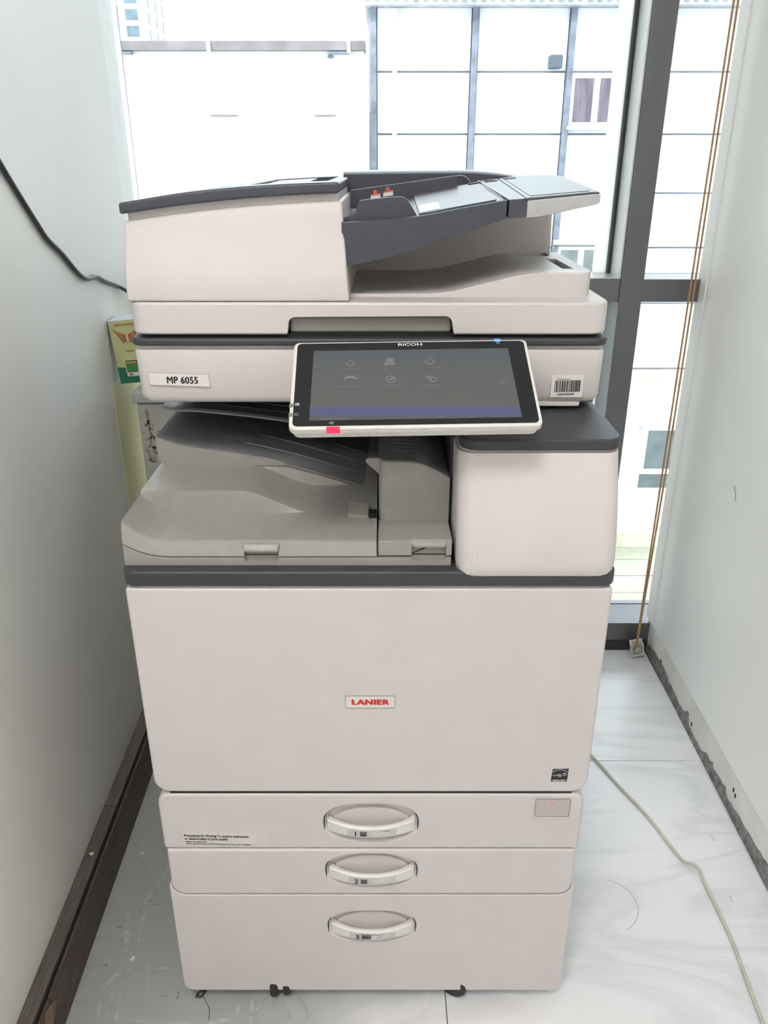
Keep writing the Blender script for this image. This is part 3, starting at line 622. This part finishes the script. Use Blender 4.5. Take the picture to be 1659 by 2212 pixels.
# --- control panel
ti, ro = math.radians(27.7), math.radians(1.3)
PM = Matrix.Translation((.0525, -.023, .9535)) @ Matrix.Rotation(ti, 4, 'X') @ Matrix.Rotation(ro, 4, 'Z')
pan = part('control_panel', HANDLE, cop, lambda b: prism_xy(b, rrect(-.1365, .1362, -.001, .1410, (.008, .008, .007, .007), 6), -.0085, 0), .0016, seg=3, xf=PM)
part('panel_back', HANDLE, pan, lambda b: prism_xy(b, rrect(-.1335, .1332, .003, .136, .008, 6), -.019, -.008), .003, seg=3, xf=PM)
part('panel_arm', DARK, pan, lambda b: box(b, -.05, .05, .085, .165, -.045, -.018), .004, xf=PM)
part('panel_glass', mat('black_glass', (.012, .012, .014), .12, .05), pan, lambda b: prism_xy(b, rrect(-.1325, .1325, .0030, .1380, .0055, 5), -.001, .0005), xf=PM)
def screen_mat():
    m = bpy.data.materials.new('dim_screen'); m.use_nodes = True; nt = m.node_tree; b = nt.nodes['Principled BSDF']
    b.inputs['Roughness'].default_value = .16; b.inputs['Base Color'].default_value = (.02, .02, .022, 1)
    at = nt.nodes.new('ShaderNodeTexCoord'); sp = nt.nodes.new('ShaderNodeSeparateXYZ'); nt.links.new(at.outputs['Generated'], sp.inputs[0])
    r = nt.nodes.new('ShaderNodeValToRGB'); r.color_ramp.interpolation = 'LINEAR'; e = r.color_ramp.elements
    e[0].position = .0; e[0].color = (.10, .10, .10, 1); e[1].position = 1; e[1].color = (.095, .105, .12, 1)
    for p, c in ((.045, (.10, .10, .105)), (.055, (.095, .095, .22)), (.17, (.105, .105, .215)), (.20, (.12, .12, .11)), (.6, (.115, .12, .115))):
        x = e.new(p); x.color = (*c, 1)
    nt.links.new(sp.outputs['Y'], r.inputs[0]); nt.links.new(r.outputs[0], b.inputs['Emission Color']); b.inputs['Emission Strength'].default_value = .85
    return m
part('screen', screen_mat(), pan, lambda b: prism_xy(b, [(-.1146, .0110), (.1146, .0110), (.1128, .1245), (-.1132, .1245)], 0, .0008), xf=PM, smooth=False)
ICON = mat('icon_grey', (.05, .05, .05), .5, emit=((.20, .20, .205), .9)); FAINT = mat('faint_icon', (.04, .04, .04), .5, emit=((.125, .125, .13), .9))
def icon_k(b, kk):
    r_ = .00045
    for x, y, k in [q for q in ((-.0708, .1022, 0), (-.0251, .1025, 1), (.0202, .102, 2), (-.0707, .0746, 3), (-.0254, .074, 4), (.0206, .073, 5)) if q[2] == kk]:
        if k == 0: tube(b, [(x-.005, y, .0012), (x, y+.0045, .0012), (x+.005, y+.001, .0012), (x, y-.004, .0012), (x-.005, y, .0012), (x-.004, y-.002, .0012), (x, y-.006, .0012), (x+.005, y-.001, .0012)], r_, 4)
        elif k == 1: 
            for d in (-.004, -.001, .002, .005): tube(b, [(x-.006+.3*d, y+d-.001, .0012), (x-.001, y+d+.001, .0012), (x+.005-.2*d, y+d, .0012)], .0008, 4)
        elif k == 2: tube(b, [(x-.006, y, .0012), (x+.001, y+.004, .0012), (x+.006, y+.003, .0012), (x+.001, y-.003, .0012), (x-.005, y-.002, .0012), (x, y-.005, .0012), (x+.006, y+.001, .0012)], r_, 4)
        elif k == 3: tube(b, [(x+.007*math.cos(t), y-.001+.005*math.sin(t), .0012) for t in [math.pi*(.05+.9*i/12) for i in range(13)]], [.0004+.0013*math.sin(math.pi*i/12) for i in range(13)], 4)
        elif k == 4:
            tube(b, [(x+.005*math.cos(t), y+.005*math.sin(t), .0012) for t in [2*math.pi*i/16 for i in range(17)]], .0006, 4); tube(b, [(x-.002, y, .0012), (x, y-.001, .0012), (x+.003, y+.002, .0012)], .0009, 4)
        else:
            for cx_, cy_, rr in ((-.003, .003, .0022), (.002, -.0005, .0035)): tube(b, [(x+cx_+rr*math.cos(t), y+cy_+rr*math.sin(t), .0012) for t in [2*math.pi*i/14 for i in range(15)]], .0006, 4)
for kk in range(6): part('screen_icon', ICON, pan, lambda b: icon_k(b, kk), xf=PM)
def faint(b):
    for x, y in ((-.0708, .0925), (-.0251, .093), (.0202, .0927), (-.0707, .063), (-.0254, .063), (.0206, .063)):
        for i in range(9): box(b, x-.0125+.0028*i, x-.0105+.0028*i, y-.0006, y+.0006, .0009, .0011)
    for i in range(3):
        for j in range(3): box(b, .0975+.0024*i, .0991+.0024*i, .0640+.0024*j, .0656+.0024*j, .0009, .0011)
    for x in (-.0273, -.0015, .0255, .0615, .083): tube(b, [(x-.003, .0128, .0011), (x+.001, .0138, .0011), (x+.003, .0124, .0011)], .0005, 4)
part('screen_captions', FAINT, pan, faint, xf=PM)['kind'] = 'stuff'
def ptext(nm, s, sz, x, y, m_, bold, sx=1, z=.0010, align='LEFT'): text(nm, s, sz, None, m_, pan, bold, align, sx=sx, xf=PM @ Matrix.Translation((x, y, z)))
ptext('status_caption', 'Check Status', .0058, -.1041, .0118, FAINT, .0001)
ptext('brand_lettering', 'RICOH', .0062, -.0010, .1312, WINK, .00013, 1.5, align='CENTER')
SYM = mat('symbol_grey', (.45, .45, .45), .5); z = .0009
part('lock_symbol', SYM, pan, lambda b: [tube(b, [(-.1308, .0345, z), (-.1308, .0375, z), (-.1262, .0375, z), (-.1262, .0345, z), (-.1308, .0345, z)], .00035, 4), tube(b, [(-.1285, .0375, z), (-.1285, .0392, z), (-.1270, .0375, z)], .00035, 4), box(b, -.1309, -.1262, .0352, .0368, z, z+.0003)], xf=PM)
part('start_symbol', SYM, pan, lambda b: tube(b, [(-.1310, .0207, z), (-.1288, .0229, z), (-.1266, .0207, z), (-.1288, .0185, z), (-.1310, .0207, z)], .00035, 4), xf=PM)
part('alert_symbol', SYM, pan, lambda b: [tube(b, [(-.0915, .0052, z), (-.0915, .0084, z), (-.0880, .0084, z), (-.0880, .0052, z), (-.0915, .0052, z)], .00035, 4), tube(b, [(-.094, .0068, z), (-.0895, .0068, z)], .0003, 4), box(b, -.0900, -.0896, .0054, .0082, z, z+.0003)], xf=PM)
part('power_symbol', SYM, pan, lambda b: tube(b, [(.1022+.0016*math.cos(t), .1340+.0016*math.sin(t), z) for t in [2*math.pi*i/10 for i in range(11)]], .0003, 4), xf=PM)
for y0 in (.0325, .0180): part('side_port', mat('taupe_inset', (.22, .20, .17), .5), pan, lambda b: box(b, -.1372, -.1330, y0, y0+.0055, -.004, .0004), xf=PM)
part('alert_lamp', mat('red_lamp', (.8, .02, .05), .4, emit=((1, .02, .07), 1.1)), pan, lambda b: box(b, -.0962, -.0815, -.0018, .0022, -.0068, .0006), .0008, seg=2, xf=PM)
part('power_lamp', mat('blue_lamp', (.1, .25, .8), .4, emit=((.12, .30, 1), .9)), pan, lambda b: box(b, .0985, .1060, .1365, .1418, -.002, .0007), .0004, seg=1, xf=PM)

# ================================================================== THINGS AROUND THE COPIER
cab = thing('metal_cabinet', 'weathered grey metal cabinet standing behind the copier by the left wall', 'cabinet', (-.28, .8, 0))
CABM = mat('cream_grey_enamel', (.44, .44, .40), .5, .1, 12)
part('body', CABM, cab, lambda b: box(b, -.4655, -.05, .672, .93, .0, .7785), .002)
part('top', mat('cabinet_top', (.42, .42, .40), .5, .08, 30), cab, lambda b: box(b, -.4715, -.045, .666, .935, .7800, .8020), .003)
part('gap', BLACK, cab, lambda b: box(b, -.463, -.055, .675, .925, .7775, .7815))
ST = mat('rust_stain', (.27, .24, .20), .8, .5, 150, .8, 200)
rnd = random.Random(11)
def stain(b, cx, cz, w_, h_, n):
    for _ in range(n):
        x, z = cx+rnd.gauss(0, w_), cz+rnd.uniform(-h_, h_); r = rnd.uniform(.0008, .0032)
        pts = [(x+r*rnd.uniform(.5, 1.2)*math.cos(t), z+1.5*r*rnd.uniform(.5, 1.2)*math.sin(t)) for t in [k*math.pi/4 for k in range(8)]]
        prism_xz(b, pts, .6714, .6725)
part('peeled_patch', ST, cab, lambda b: stain(b, -.4450, .70, .006, .042, 60))
part('peeled_patch', mat('pale_rust', (.30, .26, .22), .8, .4, 150), cab, lambda b: prism_xz(b, [(-.4510, .7660), (-.4460, .7665), (-.4435, .752), (-.4440, .742), (-.4480, .738), (-.4500, .748)], .6714, .6725))

bx = thing('product_box', 'green and yellow cardboard box with red wing emblem leaning on left wall', 'box', (-.494, .75, .802))
BM = Matrix.Translation((-.5085, .727, .8035)) @ Matrix.Rotation(math.radians(-5.2), 4, 'Y') 
def grad_box():
    m = mat('box_lime', (.52, .54, .27), .5, .06, 30); return m
BW, BH, BD = .064, .1235, .055
part('carton', grad_box(), bx, lambda b: box(b, 0, BW, 0, BD, .0, BH), .0006, seg=1, xf=BM)
part('carton_top', mat('carton_top', (.62, .67, .80), .5), bx, lambda b: box(b, .0003, BW-.0003, .0003, BD-.0003, BH-.0003, BH+.0005), xf=BM)
part('green_band', mat('box_green', (.015, .16, .085), .5, .1), bx, lambda b: prism_xz(b, [(-.0003, -.0002), (BW+.0003, -.0002), (BW+.0003, .034), (.03, .030), (-.0003, .0330)], -.0004, BD*.99), xf=BM)
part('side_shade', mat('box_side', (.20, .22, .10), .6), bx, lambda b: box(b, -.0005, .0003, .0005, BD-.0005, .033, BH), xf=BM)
def wings(b):
    for s in (-1, 1):
        for k in range(5):
            pts = []
            for i in range(9):
                t = i/8; pts.append((BW/2 + s*(.0035+.0235*t*(1-.12*k)), -.0008, .0955 - .0026*k + .0125*t**1.0*(1-.10*k) - .006*math.sin(math.pi*t)*(.2+.25*k)))
            tube(b, pts, [.0009*(1-.7*i/8)+.0002 for i in range(9)], 4)
        tube(b, [(BW/2+s*.0035, -.0008, .0955-.012*i/6+.0) for i in range(7)], .0006, 4)
part('wing_emblem', mat('wing_red', (.50, .07, .05), .5), bx, wings, xf=BM)
def btext(nm, s, sz, x, z, m_, bold=0): text(nm, s, sz, None, m_, bx, bold, 'CENTER', xf=BM @ Matrix.Translation((x, -.0007, z)) @ FRONT)
btext('box_lettering', 'NEW POWER', .0070, BW/2, .1125, mat('wing_red', (.5, .07, .05)), .0001)
btext('box_caption', 'with technology', .0036, BW/2, .0795, mat('ochre_ink', (.35, .22, .08), .5))
btext('box_caption', 'Kamera', .0050, BW/2, .0625, mat('wing_red', (.5, .07, .05)), .0001)
part('sticker', PAPER, bx, lambda b: prism_xz(b, rrect(.0165, .0475, .0135, .0470, .0025, 3), -.0012, 0), xf=BM)
part('sticker_field', mat('leaf_green', (.06, .24, .05), .5, .3, 200), bx, lambda b: prism_xz(b, [(.0178, .0210), (.0420, .0210), (.0420, .0458), (.0178, .0458)], -.0015, -.001), xf=BM)
part('sticker_stripe', mat('stripe_red', (.55, .06, .04), .5), bx, lambda b: prism_xz(b, [(.0190, .0390), (.0410, .0390), (.0410, .0428), (.0190, .0428)], -.0018, -.0012), xf=BM)
part('sticker_stars', WINK, bx, lambda b: [box(b, .0205+.0038*i, .0228+.0038*i, -.0020, -.0016, .0400, .0418) for i in range(5)], xf=BM)
part('sticker_seal', mat('wing_red', (.5, .07, .05)), bx, lambda b: prism_xz(b, arc(.0245, .0172, .0040, 0, 330, 10, .0022), -.0016, -.001), xf=BM)

def wx(y): return lx(y) + .0045
cb = bmesh.new()
cp = [(wx(.0), .0, 1.56), (wx(.2), .2, 1.36), (wx(.3576), .3576, 1.2083), (wx(.45), .455, 1.122), (wx(.476), .485, 1.099), (wx(.53), .535, 1.0735), (wx(.58), .595, 1.036), (wx(.62), .64, 1.0185), (wx(.69), .6950, 1.0150), (wx(.75), .75, .9985), (wx(.837)+.004, .842, .9716), (-.46, .88, .92), (-.40, .88, .83), (-.34, .85, .808), (-.22, .84, .8062)]
tube(cb, smooth_path(cp, 8), .0040, 10)
tag(obj('power_cable', cb, mat('black_cable', (.05, .05, .055), .45)), 'black power cable sagging along the left wall towards the copier', 'cable')

cb = bmesh.new()
cp = [(.36, .80, .004), (.43, .66, .004), (.4791, .5615, .004), (.5104, .4781, .004), (.5496, .3804, .004), (.5709, .3037, .005), (.5818, .2705, .006), (.5960, .2560, .011), (.6035, .2470, .008), (.6040, .2150, .005), (.6060, .1832, .004), (.6074, .1047, .004), (.6031, .0378, .004), (.5993, -.0234, .004), (.598, -.10, .004), (.60, -.3, .004)]
tube(cb, smooth_path(cp, 8), .0030, 8)
tag(obj('data_cable', cb, mat('cream_cable', (.56, .53, .43), .5, .1, 60)), 'thin cream cable lying across the white tiles right of the copier', 'cable')

bc = thing('blind_cord', 'beige roller-blind pull cord hanging in front of the right window pane', 'cord', (.690, .945, .0))
GOLD = mat('beige_cord', (.42, .25, .11), .5, .35, 400)
for dx in (0, .0085):
    def strand(b):
        zs = [.030+(2.66)*i/1330 for i in range(1331)]
        tube(b, [(.6850+dx*min(1, .12+(z/.65)) if z < .6 else .6850+dx, .945, z) for z in zs], [.0020+.0007*(i % 2) for i in range(1331)], 5)
    part('strand', GOLD, bc, strand)
cl = thing('cord_tensioner', 'small clear plastic cord tensioner at the foot of the blind cord', 'cord clip', (.688, .95, 0))
CLR = mat('milky_plastic', (.62, .61, .55), .25, .06, 60, coat=.4)
TM = Matrix.Translation((.688, .9485, .031)) @ Matrix.Rotation(math.radians(-12), 4, 'Y') @ Matrix.Rotation(math.radians(10), 4, 'X')
part('shell', CLR, cl, lambda b: [box(b, -.017, .017, .005, .010, -.024, .022), box(b, -.017, -.013, -.010, .006, -.024, .022), box(b, .013, .017, -.010, .006, -.024, .016), box(b, -.014, .014, -.010, .006, -.024, -.019)], .0015, seg=2, xf=TM)
part('pulley', mat('milky_grey', (.45, .45, .40), .4), cl, lambda b: loft(b, [[(.009*k*math.cos(t), y, -.004+.009*k*math.sin(t)) for t in [2*math.pi*i/16 for i in range(16)]] for y, k in ((-.008, 1), (-.003, .8), (.003, 1))]), xf=TM)
part('screw_plate', CLR, cl, lambda b: box(b, .004, .016, .009, .020, -.026, -.02), xf=TM)

# loose staples, scraps, lint
st0 = bmesh.new()
tube(st0, [(-.0045, .0035, .0006), (-.0052, .0002, .0006), (.0052, 0, .0006), (.0046, .0030, .0012)], .0004, 5)
s0 = None
spots = [(-0.3972,0.1827),(-0.3881,0.1778),(-0.4098,0.1627),(-0.4295,0.1453),(-0.4394,0.1329),(-0.426,0.1108),(-0.4433,0.061),(-0.3306,0.0074),(-0.3086,0.0087),(-0.4604,0.3132),(-0.4339,0.2655),(-0.4001,0.2634),(-.462,.329)]
rspots = [(0.6619,0.3284),(0.642,0.1901)]
for i, (x, y) in enumerate(spots + rspots):
    if s0 is None: s0 = o = obj('staple', st0, STEEL)
    else: o = s0.copy(); C.objects.link(o)
    o.location = (x, y, 0); o.rotation_euler = (0, 0, random.uniform(0, 6.28))
    if i < len(spots): tag(o, 'loose bent wire staple on the dusty floor left of the copier', 'staple', 'loose staples left of the copier')
    else: tag(o, 'loose wire staple on the clean tiles near the right wall, ' + ('farther one' if i == len(spots) else 'nearer one'), 'staple', 'loose staples by the right wall')
def scrap(name, x, y, z, r, label, cat, m_, seed, h=.002):
    q = random.Random(seed); b = bmesh.new()
    rim = [(r*q.uniform(.6, 1.1)*math.cos(t), r*q.uniform(.6, 1.1)*math.sin(t)) for t in [k*math.pi*2/7 for k in range(7)]]
    loft(b, [[(a, c, .0001) for a, c in rim], [(a*.95, c*.95, .0005+h*q.random()) for a, c in rim]])
    o = obj(name, b, m_, smooth=False); o.location = (x, y, z); tag(o, label, cat); return o
scrap('paper_scrap', -.4440, .2916, 0, .0065, 'torn grey-white paper scrap on the floor beside the second drawer', 'paper scrap', mat('grey_paper', (.55, .56, .56), .8), 3)
scrap('paper_scrap', -.4005, .0716, 0, .0055, 'small crumpled white scrap amid the floor scuffs left of the copier', 'paper scrap', PAPER, 5, .004)
scrap('paint_flake', -.497, .2027, .0955, .0045, 'pale flake lying on top of the brown skirting board', 'paint flake', mat('flake', (.68, .72, .62), .6), 8)
lb = bmesh.new()
for k in range(5):
    a = random.uniform(0, 6.28); tube(lb, smooth_path([(.010*math.cos(a+i*1.1)*random.uniform(.3, 1), .008*math.sin(a+i*1.3)*random.uniform(.3, 1), .001+.004*random.random()) for i in range(6)], 4), .0006, 4)
tube(lb, smooth_path([(.004, -.004, .001), (.012, -.015, .001), (.018, -.024, .0008), (.021, -.042, .0006)], 5), .0004, 4)
lo = obj('lint_tangle', lb, mat('dark_lint', (.05, .045, .04), .9)); lo.location = (-.273, .0107, 0)
tag(lo, 'tangled dark lint and hair just under the copier front left corner', 'lint')
hb = bmesh.new(); tube(hb, smooth_path([(.4308,.2316,.0006),(.4609,.2086,.0006),(.4688,.1705,.0006),(.4546,.1412,.0006),(.4363,.1263,.0006)], 6), .0003, 4)
tag(obj('hair_strand', hb, mat('hair_brown', (.25, .22, .2), .6)), 'single curved hair lying on the white tiles right of the copier', 'hair')

# unseen lamp panels added behind the camera to fill the interior with light
FILL_LAMP = mat('fill_lamp_diffuser', (.9, .9, .9), .5, emit=((1.0, .95, .915), 26.0))
for i, (x, y) in enumerate(((-.20, -1.25), (-1.0, -2.3))):
    t = thing('fill_lamp', ('unseen square fill lamp panel added nearest the copier', 'unseen square fill lamp panel added farther into the room')[i], 'lamp', (x, y, 2.75), 'added fill lamps')
    part('fill_housing', mat('fill_lamp_white', (.8, .8, .8), .5), t, lambda b: box(b, x-.32, x+.32, y-.32, y+.32, 2.725, 2.75), .003)
    part('fill_diffuser', FILL_LAMP, t, lambda b: box(b, x-.295, x+.295, y-.295, y+.295, 2.718, 2.726))

# ================================================================== OUTSIDE
PANEL = mat('pale_cladding', (.74, .77, .82), .6, .12, 1.6)
POST = mat('galvanised_post', (.16, .19, .25), .5, .3, 8, metal=.2)
bld = thing('clad_building', 'white panel-clad building with grey posts seen through the window', 'building', (3, 12.5, -9))
part('backing', mat('seam_grey', (.30, .31, .35), .8), bld, lambda b: box(b, -.2, 9.0, 12.06, 14, -1.95, 3.2))
pxs = [-.13, 1.285, 2.64, 3.99, 5.34, 6.7]
zs = [-1.90, -.86, -.022, .757, 1.555, 2.354, 3.14]
for i in range(len(pxs)-1):
    for j in range(len(zs)-1):
        part('panel', PANEL, bld, lambda b: box(b, pxs[i]+.055, pxs[i+1]-.055, 12.0+random.uniform(0, .012), 12.07, zs[j]+.014, zs[j+1]-.014))
for x in pxs:
    part('post', POST, bld, lambda b: box(b, x-.042, x+.042, 11.93, 12.08, -1.9, 3.14), .005, seg=1)
part('pipe', mat('pvc_pipe', (.72, .72, .72), .4), bld, lambda b: tube(b, [(.17, 11.93, -1.9), (.17, 11.93, 3.1)], .035, 10))
part('eave', mat('eave_grey', (.42, .44, .50), .6, .2, 6), bld, lambda b: box(b, -.24, 9.0, 11.75, 14.2, 3.13, 3.26))
part('gutter', POST, bld, lambda b: [box(b, -.24+.13*i, -.17+.13*i, 11.70, 11.76, 3.19, 3.30) for i in range(70)])['kind'] = 'stuff'
PANE = mat('curtained_pane', (.11, .095, .125), .3, .35, 4, stretch=(6, 6, .8)); WFR = mat('white_upvc', (.84, .84, .84), .4)
def win(px0, pz0, pz1, wd, n, pane=PANE, y=11.99):
    f = part('window_frame', WFR, bld, lambda b: box(b, px0, px0+wd*n, y-.05, y+.06, pz0, pz1), .006, seg=1)
    for k in range(n):
        a, c = px0+wd*k+.045, px0+wd*(k+1)-.045
        part('pane', pane, f, lambda b: box(b, a, c, y-.056, y-.045, pz0+.05, pz1-.05))
    part('sill', mat('sill_grey', (.45, .45, .47), .6), bld, lambda b: box(b, px0-.03, px0+wd*n+.03, y-.10, y+.02, pz0-.05, pz0))
win(2.68, 1.66, 2.32, .36, 2)
BLUEP = mat('sky_pane', (.15, .18, .19), .2, .3, 3)
win(2.68, -.60, .0, .36, 2, BLUEP)
part('cornice', mat('cream_cornice', (.62, .59, .50), .7), bld, lambda b: box(b, 2.60, 3.5, 11.85, 12.02, .03, .10), .01, seg=1)
v = part('vent_box', mat('dark_vent', (.07, .09, .12), .6), bld, lambda b: box(b, 2.33, 2.50, 11.80, 12.02, 2.385, 2.545), .006, seg=1)
part('ledge', mat('cream_ledge', (.70, .66, .50), .8, .2, 5), bld, lambda b: box(b, -.2, 9, 11.8, 12.1, -2.04, -1.93), .01, seg=1)
CRW = mat('cream_render', (.84, .83, .74), .8, .08, 1.5)
part('render_wall', CRW, bld, lambda b: box(b, -.2, 9, 12.0, 14, -4.75, -2.04))
def winb(x0, z0, z1, x1):
    f = part('window_frame', WFR, bld, lambda b: box(b, x0, x1, 11.93, 12.06, z0, z1), .006, seg=1)
    part('pane', BLUEP, f, lambda b: box(b, x0+.10, x1-.10, 11.922, 11.935, z0+.40, z1-.08)); part('pane', BLUEP, f, lambda b: box(b, x0+.04, x1-.10, 11.922, 11.935, z0+.05, z0+.30))
    part('cornice', WFR, bld, lambda b: box(b, x0-.08, x1+.08, 11.86, 12.02, z1+.02, z1+.16), .01, seg=1)
winb(4.36, -4.02, -2.86, 5.4)
part('ledge', mat('cream_ledge', (.70, .66, .50)), bld, lambda b: box(b, -.2, 9, 11.7, 12.2, -5.02, -4.72), .02, seg=1)
zz = -5.02; k = 0
while zz > -8.4:
    part('siding_board', mat('cream_siding', (.74, .73, .60), .7, .1, 2), bld, lambda b: box(b, -.2, 9, 11.92+.02*(k % 2), 12.2, zz-.335, zz-.012)); zz -= .34; k += 1
part('siding_backing', mat('seam_grey', (.22, .23, .27)), bld, lambda b: box(b, -.2, 9, 12.1, 14, -9, -4.8))

lbd = thing('white_building', 'low white-walled building with dull parapet beam left of the clad one', 'building', (-3, 10, -9))
part('wall', mat('white_render', (.84, .83, .80), .8, .03, 1), lbd, lambda b: box(b, -7, -.20, 9.05, 11.6, -9, 2.30))
part('parapet_beam', mat('weathered_beam', (.20, .18, .20), .8, .3, 3), lbd, lambda b: box(b, -7, -.18, 8.98, 9.3, 2.287, 2.379), .004, seg=1)
for x in (-1.86, -.36): part('bracket', WFR, lbd, lambda b: box(b, x-.018, x+.018, 8.94, 8.985, 2.26, 2.385))
for a, c in ((-2.85, -2.70), (-.58, -.36)): part('pipe_stub', POST, lbd, lambda b: box(b, a, c, 8.99, 9.06, 2.255, 2.28))
for a, c in ((-1.90, -1.61), (-.763, -.517)): part('drip_ledge', mat('weathered_beam', (.20, .18, .20)), lbd, lambda b: box(b, a, c, 9.00, 9.06, 1.655, 1.672))
part('stain', POST, lbd, lambda b: prism_xz(b, arc(-.56, 2.235, .035, 0, 330, 8, .02), 9.045, 9.052))
part('downpipe', mat('cream_pipe', (.66, .58, .46), .6), lbd, lambda b: tube(b, [(-.205, 9.0, -3), (-.205, 9.0, 2.25)], .02, 8))

tow = thing('apartment_tower', 'distant pale apartment tower with blue windows at the upper left', 'building', (-34, 126, -9))
part('block', mat('tower_render', (.44, .42, .48), .8, .1, .3), tow, lambda b: box(b, -44, -31.26, 120, 132, -9, 46))
TP = mat('tower_glass', (.09, .14, .17), .3, .3, 1)
for z in [12.2+1.88*i for i in range(9)]:
    for x0, x1 in ((-33.6, -31.95), (-36.6, -35.2), (-39.0, -37.4)):
        f = part('window', WFR, tow, lambda b: box(b, x0-.1, x1+.1, 119.9, 120.1, z-.1, z+1.35)); part('pane', TP, f, lambda b: box(b, x0, x1, 119.8, 119.95, z, z+1.25))
    for y0 in (122.5, 126.5, 130): part('side_window', TP, tow, lambda b: box(b, -31.3, -31.2, y0, y0+1.4, z, z+1.2))
bm = bmesh.new(); box(bm, -80, 80, 1.4, 200, -9.3, -9); struct(obj('ground', bm, mat('asphalt', (.35, .35, .34), .9, .1, .5)))
bm = bmesh.new(); box(bm, -14, 14, -4.2, 1.1, 2.86, 8.0); struct(obj('unseen_shade_block', bm, mat('outer_render', (.6, .6, .58), .8)))  # unseen upper floors, added and sized to shade the lower facade opposite
bm = bmesh.new(); box(bm, -14, 14, -4.2, 1.05, -9, -.13); struct(obj('wall_below', bm, mat('outer_render', (.6, .6, .58), .8)))
for o in bpy.data.objects:
    if '_o' in o: del o['_o']
